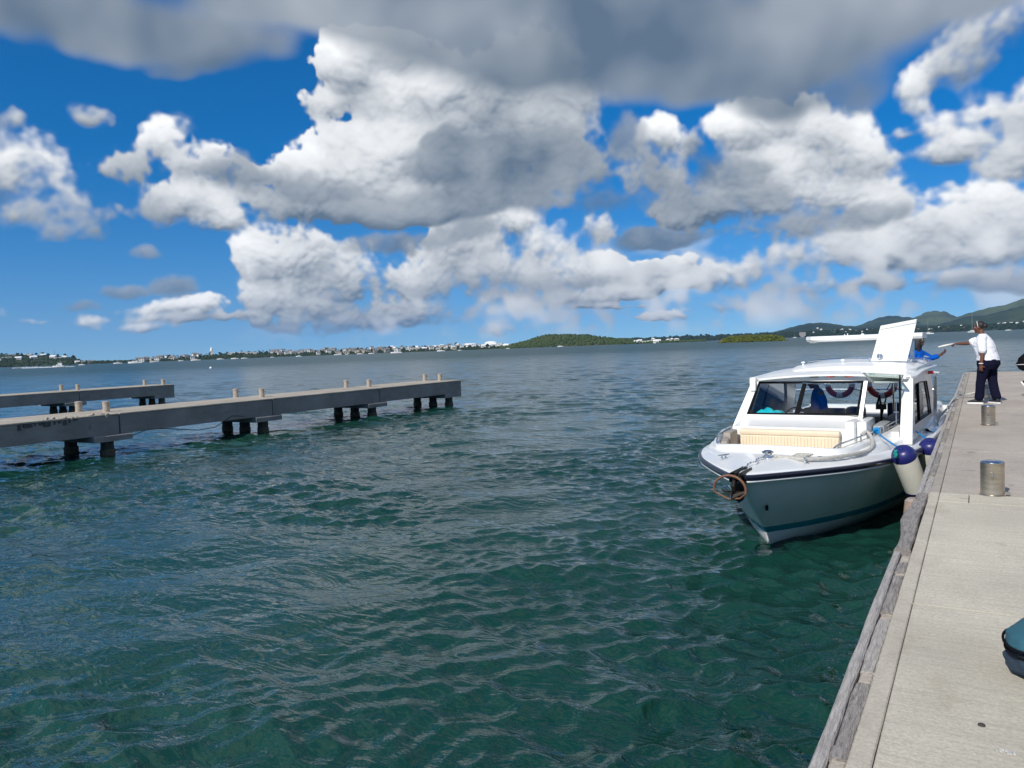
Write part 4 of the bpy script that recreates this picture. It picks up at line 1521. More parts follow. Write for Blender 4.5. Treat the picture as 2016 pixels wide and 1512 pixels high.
MB_HULL = mat('hull_gelcoat', (0.92, 0.89, 0.84), .34, coat=.10, noise=.10, nscale=2.2, rnoise=.08)
MB_WHITE = mat('deck_gelcoat', (0.83, 0.83, 0.80), .28, coat=.35, noise=.05, nscale=3, bump=.05, bscale=8)
MB_TEAL = mat('teal_stripe', (0.0, 0.26, 0.34), .25, coat=.2)
MB_NAVY = mat('navy_rub_rail', (0.012, 0.014, 0.035), .3, noise=.3, nscale=12)
MB_CREAM = mat('cream_vinyl', (0.78, 0.66, 0.48), .55, noise=.08, nscale=6)
MB_TAUPE = mat('taupe_vinyl', (0.36, 0.31, 0.26), .6, noise=.12, nscale=6)
MB_BLUE = mat('navy_vinyl', (0.008, 0.018, 0.085), .5, noise=.2, nscale=6)
MB_GREY = mat('cabin_liner_grey', (0.30, 0.32, 0.33), .6, noise=.1, nscale=3)
MB_BLACK = mat('black_rubber', (0.008, 0.008, 0.009), .75, spec=.06)
MB_CHROME = mat('polished_stainless', (0.72, 0.72, 0.72), .12, 1.0, noise=.15, nscale=12)
MB_RUST = mat('copper_rust', (0.20, 0.075, 0.04), .6, .4, nscale=22, color2=(0.20, 0.12, 0.08), bump=.3, bscale=60)
MB_DKMET = mat('dark_bronze', (0.035, 0.028, 0.022), .5, .6, noise=.4, nscale=20)
MB_CYAN = mat('cyan_rope', (0.0, 0.26, 0.62), .7, noise=.3, nscale=90)
MB_AQUA = mat('aqua_cloth', (0.0, 0.55, 0.65), .85, noise=.15, nscale=10, bump=.3, bscale=30)
MB_ROPE = mat('offwhite_rope', (0.62, 0.60, 0.54), .8, nscale=60, color2=(0.34, 0.32, 0.28), bump=.6, bscale=90)
MB_FEND = mat('fender_cream', (0.82, 0.79, 0.68), .38, noise=.12, nscale=5)
MB_FNAVY = mat('fender_navy', (0.015, 0.018, 0.12), .35)


def glass(name, tint, refl=0.12, rough=0.02):
    m = bpy.data.materials.new(name)
    m.use_nodes = True
    nt = m.node_tree
    nt.nodes.clear()
    o = nt.nodes.new('ShaderNodeOutputMaterial')
    tr = nt.nodes.new('ShaderNodeBsdfTransparent')
    tr.inputs[0].default_value = tuple(tint) + (1,)
    gl = nt.nodes.new('ShaderNodeBsdfGlossy')
    gl.inputs['Roughness'].default_value = rough
    gl.inputs[0].default_value = (.9, .95, 1, 1)
    fr = nt.nodes.new('ShaderNodeFresnel')
    fr.inputs[0].default_value = 1.5
    ad = nt.nodes.new('ShaderNodeMath')
    ad.operation = 'ADD'
    ad.inputs[1].default_value = refl * .4
    nt.links.new(fr.outputs[0], ad.inputs[0])
    mx_ = nt.nodes.new('ShaderNodeMixShader')
    nt.links.new(ad.outputs[0], mx_.inputs[0])
    nt.links.new(tr.outputs[0], mx_.inputs[1])
    nt.links.new(gl.outputs[0], mx_.inputs[2])
    nt.links.new(mx_.outputs[0], o.inputs[0])
    return m


G_CLEAR = glass('windscreen_glass', (0.84, 0.89, 0.90), 0.0)
G_DARK = glass('dark_tinted_glass', (0.07, 0.09, 0.13), 0.0)
G_TINT = glass('smoked_glass', (0.30, 0.33, 0.36), .2)
G_GREEN = glass('pale_green_glass', (0.62, 0.75, 0.70), .3)

TG = [(0, .015), (.05, .10), (.16, .19), (.5, .42), (.9, .67), (1.4, .95), (2, 1.19), (2.66, 1.36), (3.4, 1.46), (4.7, 1.55), (7, 1.55), (10, 1.42)]
T17 = [(1.05, .012), (1.7, .42), (2.7, .88), (3.6, 1.12), (4.85, 1.30), (7, 1.40), (10, 1.32)]
T0 = [(1.14, .010), (1.89, .40), (2.7, .74), (3.6, 1.0), (4.85, 1.22), (7, 1.34), (10, 1.27)]
TK = [(1.9, .005), (3, .05), (5, .10), (10, .15)]


def tab(T, s):
    if s <= T[0][0]:
        return T[0][1]
    for (a, b), (c, d) in zip(T, T[1:]):
        if s <= c:
            u = (s - a) / (c - a)
            return b + (d - b) * u
    return T[-1][1]


def smooth_tab(T):
    """resample through Catmull-Rom"""
    out = []
    for i in range(len(T) - 1):
        p0 = T[max(0, i - 1)]
        p1, p2 = T[i], T[i + 1]
        p3 = T[min(len(T) - 1, i + 2)]
        for k in range(6):
            u = k / 6
            m1 = (p2[1] - p0[1]) / max(1e-6, p2[0] - p0[0]) * (p2[0] - p1[0])
            m2 = (p3[1] - p1[1]) / max(1e-6, p3[0] - p1[0]) * (p2[0] - p1[0])
            h = (2 * u ** 3 - 3 * u * u + 1) * p1[1] + (u ** 3 - 2 * u * u + u) * m1 + (-2 * u ** 3 + 3 * u * u) * p2[1] + (u ** 3 - u * u) * m2
            out.append((p1[0] + (p2[0] - p1[0]) * u, h))
    out.append(T[-1])
    return out


TG, T17, T0 = smooth_tab(TG), smooth_tab(T17), smooth_tab(T0)


def sheer(s):
    return 1.075 - .028 * min(s, 4) + .004 * max(0, s - 4)


STEM = [(-.45, 2.3), (-.25, 1.55), (-.03, 1.15), (.16, 1.07), (.29, .93), (.5, .62), (.71, .33), (.9, .12), (1.0, .03), (1.075, 0)]


def stem(z):
    return tab(STEM, z)


NV = 44
rows = [(-.45, None), (-.2, None), (0, None), (.09, None), (.17, 'b'), (.26, 't'), (.38, None), (.50, None), (.62, None), (.75, None), (.86, None), (.95, None), (1.0, None)]
for side_name in ('hull',):
    mbh, mbs, mbb = MB(), MB(), MB()
    grid = []
    for (zr, _) in rows:
        row = []
        for k in range(NV + 1):
            v = (k / NV) ** 1.6
            # z follows the sheer near the top
            s0 = stem(zr if zr < 1 else 1.075)
            s = s0 + (10 - s0) * v
            z = zr if zr < .3 else .3 + (zr - .3) / .7 * (sheer(s) - .3)
            if zr >= .17:
                w = ((zr - .17) / .83)
                w = .35 * w + .65 * w ** 1.5
                sa = 1.05 + (10 - 1.05) * v
                sb = (10) * v
                t = tab(T17, sa) * (1 - w) + tab(TG, sb) * w
            elif zr >= 0:
                w = zr / .17
                t = tab(T0, 1.14 + (10 - 1.14) * v) * (1 - w) + tab(T17, 1.05 + 8.95 * v) * w
            else:
                w = (-zr) / .45
                t = tab(T0, 1.14 + (10 - 1.14) * v) * (1 - w) + tab(TK, 1.9 + 8.1 * v) * w
            row.append((max(t, .008), s, z))
        grid.append(row)
    for sg in (-1, 1):
        for i in range(len(rows) - 1):
            tgt = mbs if rows[i][1] == 'b' else (mbb if i < 4 else mbh)
            a, b = grid[i], grid[i + 1]
            vs = [(sg * p[0], p[1], p[2]) for p in a] + [(sg * p[0], p[1], p[2]) for p in b]
            n = NV + 1
            fs = []
            for k in range(NV):
                f = (k, k + 1, n + k + 1, n + k)
                fs.append(f if sg > 0 else tuple(reversed(f)))
            tgt.add(vs, fs)
    for i in range(len(rows) - 1):            # stem face and transom
        tgt = mbs if rows[i][1] == 'b' else (mbb if i < 4 else mbh)
        for k, rev in ((0, False), (NV, True)):
            p, q = grid[i][k], grid[i + 1][k]
            f = (0, 1, 2, 3)
            tgt.add([(-p[0], p[1], p[2]), (p[0], p[1], p[2]), (q[0], q[1], q[2]), (-q[0], q[1], q[2])], [tuple(reversed(f)) if rev else f])
    for mb, nm, mm in ((mbh, 'hull', MB_HULL), (mbs, 'teal_stripe', MB_TEAL), (mbb, 'hull_bottom', MB_HULL)):
        o = mb.build(nm, mm, boat)
        bm = bmesh.new()
        bm.from_mesh(o.data)
        bmesh.ops.remove_doubles(bm, verts=bm.verts, dist=.0005)
        bm.to_mesh(o.data)
        bm.free()
        o.data.polygons.foreach_set('use_smooth', [True] * len(o.data.polygons))
        smooth_by_angle(o.data, 40)


def gun_path(off=0.0, dz=0.0, s1=10.0, n=90):
    """gunwale polyline port stern -> bow -> starboard stern, offset outward"""
    half = []
    for i in range(n + 1):
        s = s1 * (i / n) ** 1.8
        half.append((tab(TG, s), s))
    pts = [(-t, s) for t, s in reversed(half)] + [(t, s) for t, s in half]
    out = []
    for i, (t, s) in enumerate(pts):
        a, b = pts[max(0, i - 1)], pts[min(len(pts) - 1, i + 1)]
        d = Vector((b[0] - a[0], b[1] - a[1], 0))
        d = d.normalized() if d.length > 1e-9 else Vector((1, 0, 0))
        nrm = Vector((d.y, -d.x, 0))
        out.append((Vector((t, s, sheer(s) + dz)), nrm))
    return out


def sweep(path, prof, mb=None, mi=0):
    mb = mb or MB()
    rings = [[p + n * o + Vector((0, 0, h)) for (o, h) in prof] for p, n in path]
    mb.loft(rings, mi)
    return mb


gp = gun_path()
sweep(gp, [(.0, -.055), (.030, -.05), (.038, -.03), (.038, -.010), (.030, .006), (0, .010)]).build('rub_rail', MB_NAVY, boat, auto=True)
sweep(gp, [(-.01, -.085), (.016, -.082), (.022, -.072), (.018, -.060), (-.01, -.058)]).build('lower_rub_strip', MB_WHITE, boat, auto=True)
sweep(gp, [(.036, -.024), (.042, -.022), (.042, -.016), (.036, -.014)]).build('rail_insert', MB_CHROME, boat, auto=True)

# ---- decks
COAM = [(-1.24, 3.8), (-1.22, 3.2), (-1.16, 2.7), (-1.05, 2.25), (-.93, 1.98), (-.80, 1.84), (-.64, 1.78), (-.3, 1.75), (.1, 1.74), (.45, 1.76), (.62, 1.82), (.74, 1.96), (.83, 2.2), (.92, 2.7), (1.0, 3.3), (1.08, 4.1), (1.14, 4.8), (1.19, 5.6)]


def plan_path(P, z, dz=0.0, n=6):
    pts = []
    for i in range(len(P) - 1):
        p0, p1, p2, p3 = P[max(0, i - 1)], P[i], P[i + 1], P[min(len(P) - 1, i + 2)]
        for k in range(n):
            u = k / n
            q = []
            for c in (0, 1):
                q.append(.5 * ((2 * p1[c]) + (-p0[c] + p2[c]) * u + (2 * p0[c] - 5 * p1[c] + 4 * p2[c] - p3[c]) * u * u + (-p0[c] + 3 * p1[c] - 3 * p2[c] + p3[c]) * u ** 3))
            pts.append(tuple(q))
    pts.append(P[-1])
    out = []
    for i, (t, s) in enumerate(pts):
        a, b = pts[max(0, i - 1)], pts[min(len(pts) - 1, i + 1)]
        d = Vector((b[0] - a[0], b[1] - a[1], 0)).normalized()
        out.append((Vector((t, s, z + dz)), Vector((d.y, -d.x, 0))))
    return out


cpath = plan_path(COAM, 0)
# deck ring: from gunwale to the coaming, matched by parameter
mb = MB()
NB = len(cpath)
rings = []
gl = []
for i in range(NB):
    c = cpath[i][0]
    ang = atan2(c.x - 0.0, -(c.y - 3.0))
    u = i / (NB - 1)
    # matching gunwale point: same s for the sides, spread round the bow in front
    if c.y > 2.3:
        s = c.y
        t = tab(TG, s) * (1 if c.x > 0 else -1)
    else:
        i0 = next(k for k in range(NB) if cpath[k][0].y < 2.3)
        i1 = max(k for k in range(NB) if cpath[k][0].y < 2.3)
        w = (i - i0) / (i1 - i0) * 2 - 1
        s = 2.3 * abs(w) ** 1.7
        t = tab(TG, s) * (1 if w > 0 else -1)
    g = Vector((t, s, sheer(s) + .008))
    gl.append(g)
    ring = []
    L = (c - g)
    L.z = 0
    d = L.normalized()
    ln = L.length
    for f, h in ((0, .0), (.03, .016), (.10, .024), (.42, .034), (.47, .040), (.485, .058), (.52, .066), (.90, .072), (1.0, .076)):
        bowf = max(0, 1 - abs(c.y - 1.7) / 1.2) if c.y < 2.9 else 0
        hh = h if c.y > 2.4 else (h * (1 - bowf) + (.014 + .045 * min(1, f * 1.6)) * bowf if f > 0 else 0)
        ring.append((g.x + d.x * ln * f, g.y + d.y * ln * f, g.z + hh))
    ramp = max(0, min(1, (c.y - 1.9) / 1.3)) * .06 + max(0, min(1, (c.y - 3.4) / 2.0)) * (.07 if c.x > 0 else 0)
    ring = ring[:6] + [(x, y, z + ramp * f) for (x, y, z), f in zip(ring[6:], (.7, 1, 1))]
    rings.append(ring)
mb.loft(rings, closed=False, cap=False)
mb.build('foredeck', MB_WHITE, boat, auto=True)
deck_z = [r_[-1][2] for r_ in rings]
cp = [(Vector((c.x, c.y, deck_z[i])), n) for i, (c, n) in enumerate(cpath)]
sweep(cp, [(.045, -.04), (.042, .03), (.032, .055), (.012, .066), (-.03, .066), (-.055, .055), (-.065, .03), (-.065, -.06)]).build('coaming', MB_WHITE, boat, auto=True)
# cockpit liner walls and floor
mb = MB()
def inner_half(s):
    return max(.05, tab(T17, s) * .72 + tab(TG, s) * .28 - .10)


low_pts = []
for i, (c, n) in enumerate(cpath):
    s = max(c.y + .12, 2.02)
    h = inner_half(s)
    low_pts.append((max(-h, min(h, c.x - n.x * .09)), s))
rings = [[(c.x - n.x * .058, c.y - n.y * .058, deck_z[i] + .02), (c.x - n.x * .070, c.y - n.y * .070, .86), (low_pts[i][0], low_pts[i][1], .62)] for i, (c, n) in enumerate(cpath)]
mb.loft(rings, closed=False, cap=False)
mb.build('cockpit_liner', MB_WHITE, boat, auto=True)
mb = MB()
fr_ = []
for k in range(24):
    s = 2.0 + 7.7 * (k / 23) ** 1.3
    h = min(1.18, inner_half(s))
    zf_ = .62 if s < 3.6 else .48
    fr_.append([(-h, s, zf_ - .03), (-h, s, zf_), (h, s, zf_), (h, s, zf_ - .03)])
mb.loft(fr_)
mb.build('cockpit_floor', MB_GREY, boat)
# after side decks
mb = MB()
for sg in (-1, 1):
    r_ = []
    s_from = 5.6 if sg > 0 else 3.8
    for i in range(12):
        s = s_from + (9.95 - s_from) * i / 11
        b = tab(TG, s)
        inn = 1.19
        rf = min(1, max(0, (s - 5.6) / 1.3)) if sg > 0 else .5
        r_.append([(sg * b, s, sheer(s) + .008), (sg * (b - .03), s, sheer(s) + .03), (sg * (b - .10), s, sheer(s) + .05), (sg * (b - .15), s, sheer(s) + .09 + .07 * rf), (sg * (inn + .03), s, sheer(s) + .12 + .08 * rf), (sg * inn, s, sheer(s) + .11 + .08 * rf), (sg * inn, s, .48)])
    mb.loft(r_, closed=False, cap=False)
mb.box(-1.4, 1.4, 9.75, 9.98, .48, 1.10)
mb.build('side_deck', MB_WHITE, boat, auto=True)
mb = MB()
mb.box(-1.18, 1.18, 7.15, 9.74, .88, .93)
mb.box(-1.18, 1.18, 7.15, 7.2, .48, .88)
mb.build('aft_deck', MB_GREY, boat)
mb = MB()
mb.box(.86, 1.18, 7.12, 7.6, .93, 1.00, bev=.01)
mb.build('boarding_step', MB_GREY, boat, auto=True)


def cushion(x0, x1, y0, y1, z0, z1, name, m, bev=.035, M=None, par=None):
    mb = MB()
    mb.box(x0, x1, y0, y1, z0, z1, bev=bev, M=M)
    return mb.build(name, m, par or boat, auto=True)


# ---- bow seating
cushion(-.97, .50, 3.14, 3.24, .80, 1.20, 'seat_backrest', MB_CREAM, .03)
cushion(-.98, .51, 3.12, 3.25, 1.17, 1.262, 'seat_backrest_roll', MB_CREAM, .035)
bk = [o for o in boat.children if o.name.startswith('seat_backrest')][0]
for i in range(30):
    x = -.94 + i * (1.41 / 29)
    mb = MB()
    mb.box(x - .021, x + .021, 3.128, 3.145, .84, 1.155, bev=.006)
    mb.build('fluted_panel', MB_CREAM, bk)
cushion(-.97, .50, 2.62, 3.13, .72, .84, 'seat_cushion', MB_CREAM, .04)
cushion(-1.09, -.97, 2.62, 3.14, .80, 1.255, 'side_backrest', MB_TAUPE, .035, Matrix.Translation((-1.05, 2.8, 0)) @ Matrix.Rotation(.10, 4, 'Z') @ Matrix.Translation((1.05, -2.8, 0)))
cushion(-.98, -.88, 2.05, 2.60, .80, 1.20, 'side_backrest', MB_TAUPE, .03, Matrix.Translation((-.92, 2.3, 0)) @ Matrix.Rotation(.28, 4, 'Z') @ Matrix.Translation((.92, -2.3, 0)))
cushion(-.95, -.5, 2.05, 2.6, .72, .83, 'side_cushion', MB_TAUPE, .04)
MB().box(-.84, .55, 2.72, 3.2, .63, .715).build('seat_base', MB_WHITE, boat)

# ---- cabin front
def quadslab(P, th, mb, mi=0):
    """slab from four corners (counter clockwise seen from the front), thickness backwards"""
    P = [Vector(p) for p in P]
    n = (P[1] - P[0]).cross(P[3] - P[0]).normalized() * th
    vs = P + [p - n for p in P]
    mb.add(vs, [(0, 1, 2, 3), (7, 6, 5, 4), (0, 4, 5, 1), (1, 5, 6, 2), (2, 6, 7, 3), (3, 7, 4, 0)], mi)


def fs_(z):                       # windscreen plane: s as a function of z
    return 3.8 + (z - 1.44) * .38


mb = MB()   # moulded front: ledge rising from the seat to the windscreen
prof = [(3.25, .64), (3.25, 1.26), (3.27, 1.285), (3.46, 1.305), (3.70, 1.36), (3.765, 1.385), (3.79, 1.425), (3.84, 1.435), (4.25, 1.40), (4.25, .64)]
rings = []
for t in (-1.13, -1.12, -.9, -.5, 0, .3, .5, .60, .66):
    k = 0.0
    if t > .55:
        k = .03
    if t < -1.125:
        k = .02
    rings.append([(t, s + k, z - k * .5 if z > 1 else z) for s, z in prof])
mb.loft(rings)
mb.build('cabin_front', MB_WHITE, boat, auto=True)
mb = MB()
mb.box(.56, .70, 3.22, 3.95, .48, 1.40, bev=.04)
mb.box(.70, .845, 3.34, 4.1, .48, 1.395, bev=.045)
mb.build('console_block', MB_WHITE, boat, auto=True)
mb = MB()
mb.box(.85, 1.02, 3.75, 4.5, .48, 1.30, bev=.05)
mb.build('inner_locker', MB_GREY, boat, auto=True)
# windscreen: white frame pieces, black gasket, panes, mullion
TL, TR = (-.90, fs_(1.95), 1.95), (.70, fs_(1.955), 1.955)
BL, BR = (-1.055, fs_(1.43), 1.43), (.645, fs_(1.45), 1.45)


def lerp3(a, b, u):
    return tuple(a[i] + (b[i] - a[i]) * u for i in range(3))


def offs(p, dx=0, dz=0, ds=0):
    return (p[0] + dx, p[1] + ds + dz * .38, p[2] + dz)


fr = MB()
quadslab([offs(BL, -.23, -.24), offs(BL, -.008, -.01), offs(TL, -.006, .01), offs(TL, -.105, .05)], .09, fr)       # port pillar
fr.build('pillar', MB_WHITE, boat)
fr = MB()
quadslab([offs(BR, .008, -.08), offs(BR, .060, -.08), offs(TR, .062, .05), offs(TR, .006, .0)], .07, fr)           # pillar by the door
fr.build('pillar', MB_WHITE, boat)
fr = MB()
quadslab([offs(TL, -.10, .006), offs((1.36, TR[1], 1.955), 0, .006), offs((1.36, TR[1], 1.955), 0, .062), offs(TL, -.09, .062)], .08, fr)
fr.build('header', MB_WHITE, boat)
mb = MB()
mb.box(-1.035, -.93, 3.90, 4.12, 1.80, 2.03, bev=.03)
mb.build('corner_fairing', MB_WHITE, boat, auto=True)
g = MB()
w = .022
for a, b, c_, d in ((BL, BR, offs(BR, -w, w), offs(BL, w + .006, w)), (offs(TL, w - .002, -w), offs(TR, -w, -w), TR, TL),
                    (BL, offs(BL, w + .02, 0), offs(TL, w, 0), TL), (offs(BR, -w - .01, 0), BR, TR, offs(TR, -w, 0))):
    quadslab([offs(p, 0, 0, -.004) for p in (a, b, c_, d)], .03, g)
MTa, MTb = lerp3(TL, TR, .44), lerp3(TL, TR, .475)
MBa, MBb = lerp3(BL, BR, .445), lerp3(BL, BR, .485)
quadslab([offs(p, 0, 0, -.006) for p in (MBa, MBb, MTb, MTa)], .04, g)
g.build('window_gasket', MB_BLACK, boat)
for a, b, c_, d in ((BL, MBa, MTa, TL), (MBb, BR, TR, MTb)):
    mb = MB()
    mb.add([offs(p, 0, 0, .006) for p in (a, b, c_, d)], [(0, 1, 2, 3)])
    mb.build('windscreen_pane', G_CLEAR, boat)
# wiper
mb = MB()
mb.tube([(-.2, fs_(1.93) - .03, 1.93), (.25, fs_(1.90) - .03, 1.90), (.62, fs_(1.925) - .03, 1.925)], .006, 6)
mb.build('wiper', MB_CHROME, boat)
# starboard front pillar, door step
mb = MB()
quadslab([(1.215, 3.78, 1.02), (1.385, 3.80, 1.02), (1.385, 3.99, 1.99), (1.245, 3.97, 1.99)], .10, mb)
mb.build('pillar', MB_WHITE, boat)
mb = MB()
mb.box(1.07, 1.2, 3.9, 4.5, .48, 1.19, bev=.02)
mb.build('door_jamb', MB_WHITE, boat, auto=True)
# ---- roof
def roof_grid(x0, x1, y0, y1, zf, th, name, m, nx=16, ny=14, rnd=.12):
    mb = MB()
    top, bot = [], []
    for j in range(ny + 1):
        v = j / ny
        y = y0 + (y1 - y0) * v
        ra, rb = [], []
        inset = rnd * (max(0, 1 - v / .08) ** 2)
        for i in range(nx + 1):
            u = i / nx
            x = x0 + inset + (x1 - x0 - 2 * inset) * u
            edge = max(0, 1 - min(u, 1 - u) / .06) ** 2 + max(0, 1 - min(v, 1 - v) / .05) ** 2
            ra.append((x, y, zf(u, v) - min(1, edge) * th * .5))
            rb.append((x, y, zf(u, v) - th))
        top.append(ra)
        bot.append(rb)
    mb.loft(top, closed=False, cap=False)
    n = len(mb.v)
    mb.loft([list(reversed(r)) for r in bot], closed=False, cap=False)
    fs = []
    W_ = nx + 1
    for i in range(nx):
        fs.append((i + 1, i, n + nx - i, n + nx - i - 1))
        a = ny * W_
        fs.append((a + i, a + i + 1, n + a + nx - i - 1, n + a + nx - i))
    for j in range(ny):
        fs.append((j * W_, (j + 1) * W_, n + (j + 1) * W_ + nx, n + j * W_ + nx))
        fs.append(((j + 1) * W_ + nx, j * W_ + nx, n + j * W_, n + (j + 1) * W_))
    mb.add([], [])
    mb.f += fs
    mb.m += [0] * len(fs)
    return mb.build(name, m, boat, auto=True)


def mm(p):
    return p


roof_grid(-1.0, 1.42, 3.90, 7.3, lambda u, v: 2.035 + .062 * (1 - (2 * u - 1.05) ** 2) + .055 * min(1, v * 3) - .01 * v, .055, 'roof', MB_WHITE)
roof_grid(-.56, 1.36, 4.45, 7.2, lambda u, v: 2.165 + .055 * (1 - (2 * u - 1) ** 2) + .03 * v, .10, 'roof_plateau', MB_WHITE)
mb = MB()
mb.tube([(-.35, 5.0, 2.20), (-.33, 5.0, 2.245), (.1, 4.95, 2.275), (.62, 4.95, 2.27), (.66, 4.95, 2.21)], .009, 8)
mb.build('roof_rail', MB_CHROME, boat, auto=True)
for x, h in ((-.36, .07), (.27, .10)):
    mb = MB()
    mb.lathe([(.018, 0), (.014, h * .6), (.032, h * .62), (.034, h * .8), (.02, h)], (x, 4.72, 2.18), 14)
    mb.build('roof_fitting', MB_WHITE, boat, auto=True)
mb = MB()
mb.lathe([(.03, 0), (.03, .012), (.008, .02)], n=12, M=Matrix.Translation((.15, 4.5, 2.155)))
mb.build('nav_light', MB_CHROME, boat)
# hatch panel standing up on the starboard side of the roof
hp = MB()
P = [(.655, 5.0, 2.235), (1.185, 5.0, 2.215), (1.335, 5.04, 2.885), (.80, 5.04, 2.80)]
quadslab(P, .035, hp)
h = hp.build('roof_hatch', MB_WHITE, boat)
mb = MB()
quadslab([(.80, 5.036, 2.745), (1.315, 5.036, 2.83), (1.33, 5.034, 2.889), (.80, 5.034, 2.804)], .006, mb)
mb.v = [(v[0], v[1] - .014, v[2]) for v in mb.v]
mb.build('hatch_lip', MB_WHITE, h)
mb = MB()
Mx = Matrix.Translation((.79, 4.985, 2.305)) @ Matrix.Rotation(radians(90), 4, 'X')
mb.lathe([(.045, 0), (.045, .01), (.036, .014), (.034, .006)], n=20, M=Mx)
mb.lathe([(.02, .004), (.018, .02), (.006, .024)], n=12, M=Mx)
mb.build('latch', MB_CHROME, h, auto=True)
# hardtop wing behind the hatch
mb = MB()
rings = []
for i in range(15):
    u = i / 14
    x = -.62 + 1.95 * u
    e = min(1, u / .14)
    hw = .34 * sqrt(max(.02, 1 - (1 - e) ** 2))
    zt = 2.668 + .004 * u
    rings.append([(x, 6.15 - hw, zt - .10 + .05 * (1 - e)), (x, 6.15 - hw - .025, zt - .06), (x, 6.15 - hw + .02, zt - .006), (x, 6.15 + hw - .03, zt), (x, 6.15 + hw, zt - .05), (x, 6.15 + hw, zt - .10)])
mb.loft(rings)
mb.f = [tuple(reversed(f)) for f in mb.f]
hw_ = mb.build('roof_wing', MB_WHITE, boat, auto=True)
mb = MB()
mb.box(-.5, 1.25, 5.84, 6.42, 2.548, 2.568)
mb.build('wing_underside', MB_GREY, hw_)
mb = MB()
mb.tube([(.95, 6.0, 2.2), (.95, 6.05, 2.56)], .035, 10)
mb.tube([(1.15, 6.0, 2.18), (1.15, 6.05, 2.56)], .035, 10)
mb.build('wing_post', MB_CHROME, hw_, auto=True)
mb = MB()
mb.lathe([(.03, 0), (.035, .015), (.02, .04)], (.35, 6.1, 2.65), 12)
mb.tube([(.05, 6.1, 2.65), (.05, 6.1, 2.69)], .008, 6)
mb.tube([(.10, 6.1, 2.65), (.10, 6.1, 2.70)], .008, 6)
mb.build('aerial', MB_WHITE, hw_, auto=True)
# side walls with windows
def side_wall(sg, name, gm):
    t0, t1 = (1.375, 1.36) if sg > 0 else (1.25, 1.0)
    def P3(s, z):
        u = (z - 1.1) / .92
        return (sg * (t0 + (t1 - t0) * u), s, z)
    mb = MB()
    # outer outline and window opening, as matched loops
    out = [P3(3.88, 1.06), (P3(5.5, 1.05)), P3(7.35, 1.04), P3(7.1, 1.5), P3(6.7, 2.05), P3(5.3, 2.07), P3(4.0, 2.03), P3(3.95, 1.5)]
    win = [P3(4.28, 1.27), P3(5.5, 1.25), P3(6.70, 1.23), P3(6.5, 1.5), P3(6.12, 1.83), P3(5.2, 1.87), P3(4.34, 1.88), P3(4.3, 1.5)]
    n = 8
    ins = [Vector(p) - Vector((sg * .06, 0, 0)) for p in win]
    ino = [Vector(p) - Vector((sg * .06, 0, 0)) for p in out]
    vs = out + win + [tuple(v) for v in ins] + [tuple(v) for v in ino]
    fs = []
    for k in range(n):
        k2 = (k + 1) % n
        for a, b in ((0, n), (n, 2 * n), (2 * n, 3 * n), (3 * n, 0)):
            f = (a + k, a + k2, b + k2, b + k)
            fs.append(f if sg > 0 else tuple(reversed(f)))
    mb.add(vs, fs)
    wl = mb.build(name, MB_WHITE, boat)
    pm = MB()
    mid = [Vector(p) - Vector((sg * .03, 0, 0)) for p in win]
    pm.add(mid, [tuple(range(n))])
    pm.build('window_pane', gm, wl)
    pm = MB()
    pm.tube([Vector(P3(5.05, 1.19)) - Vector((sg * .02, 0, 0)), Vector(P3(5.0, 1.88)) - Vector((sg * .02, 0, 0))], .014, 6)
    pm.tube([Vector(p) - Vector((sg * .01, 0, 0)) for p in win + win[:1]], .012, 6)
    pm.build('window_gasket', MB_BLACK, wl, auto=True)
    return wl


side_wall(1, 'cabin_side', G_TINT)
side_wall(-1, 'cabin_side', G_DARK)
# opened pane above the walk-through
mb = MB()
A1, A2, A3, A4 = (.84, 4.0, 1.935), (1.215, 4.0, 1.94), (1.30, 3.6, 2.075), (.75, 3.6, 2.115)
for a, b in ((A1, A2), (A2, A3), (A3, A4), (A4, A1)):
    mb.tube([a, b], .016, 6)
dw = mb.build('door_window', MB_WHITE, boat, auto=True)
mb = MB()
mb.add([A1, A2, A3, A4], [(0, 1, 2, 3)])
mb.build('pane', G_GREEN, dw)
mb = MB()
mb.tube([(1.25, 3.65, 2.06), (1.225, 3.85, 1.75)], .012, 6)
mb.tube([(1.225, 3.85, 1.75), (1.20, 3.9, 1.5)], .008, 6)
mb.build('gas_strut', MB_BLACK, dw, auto=True)
mb = MB()
mb.box(1.13, 1.2, 3.86, 3.88, 1.48, 1.50)
mb.tube([(1.17, 3.85, 1.62), (1.17, 3.84, 1.32)], .010, 8)
mb.tube([(1.17, 3.87, 1.62), (1.17, 3.85, 1.62)], .010, 8)
mb.build('door_handle', MB_CHROME, boat, auto=True)
mb = MB()
mb.box(1.205, 1.23, 3.87, 3.9, 1.3, 1.95)
mb.build('door_seal', MB_BLACK, boat)
# ---- interior
mb = MB()
mb.box(-1.1, -.05, 3.95, 4.35, .48, 1.385, bev=.03)
mb.build('dashboard', MB_GREY, boat, auto=True)
mb = MB()
mb.lathe([(.02, 0), (.02, .2)], n=8, M=Matrix.Translation((-.45, 4.36, 1.26)) @ Matrix.Rotation(radians(-60), 4, 'X'))
ringp = [(-.45 + .17 * cos(a * pi / 10), 4.52 + .06 * sin(a * pi / 10), 1.33 + .15 * sin(a * pi / 10)) for a in range(21)]
mb.tube(ringp, .012, 6)
mb.build('steering_wheel', MB_BLACK, boat, auto=True)
cushion(.72, 1.17, 5.6, 7.1, .48, 1.12, 'side_locker', MB_GREY, .04)
cushion(.72, 1.17, 5.6, 7.1, 1.12, 1.2, 'bench_cushion', MB_GREY, .03)
cushion(.55, 1.15, 7.4, 7.55, .93, 1.34, 'aft_backrest', MB_BLUE, .04)
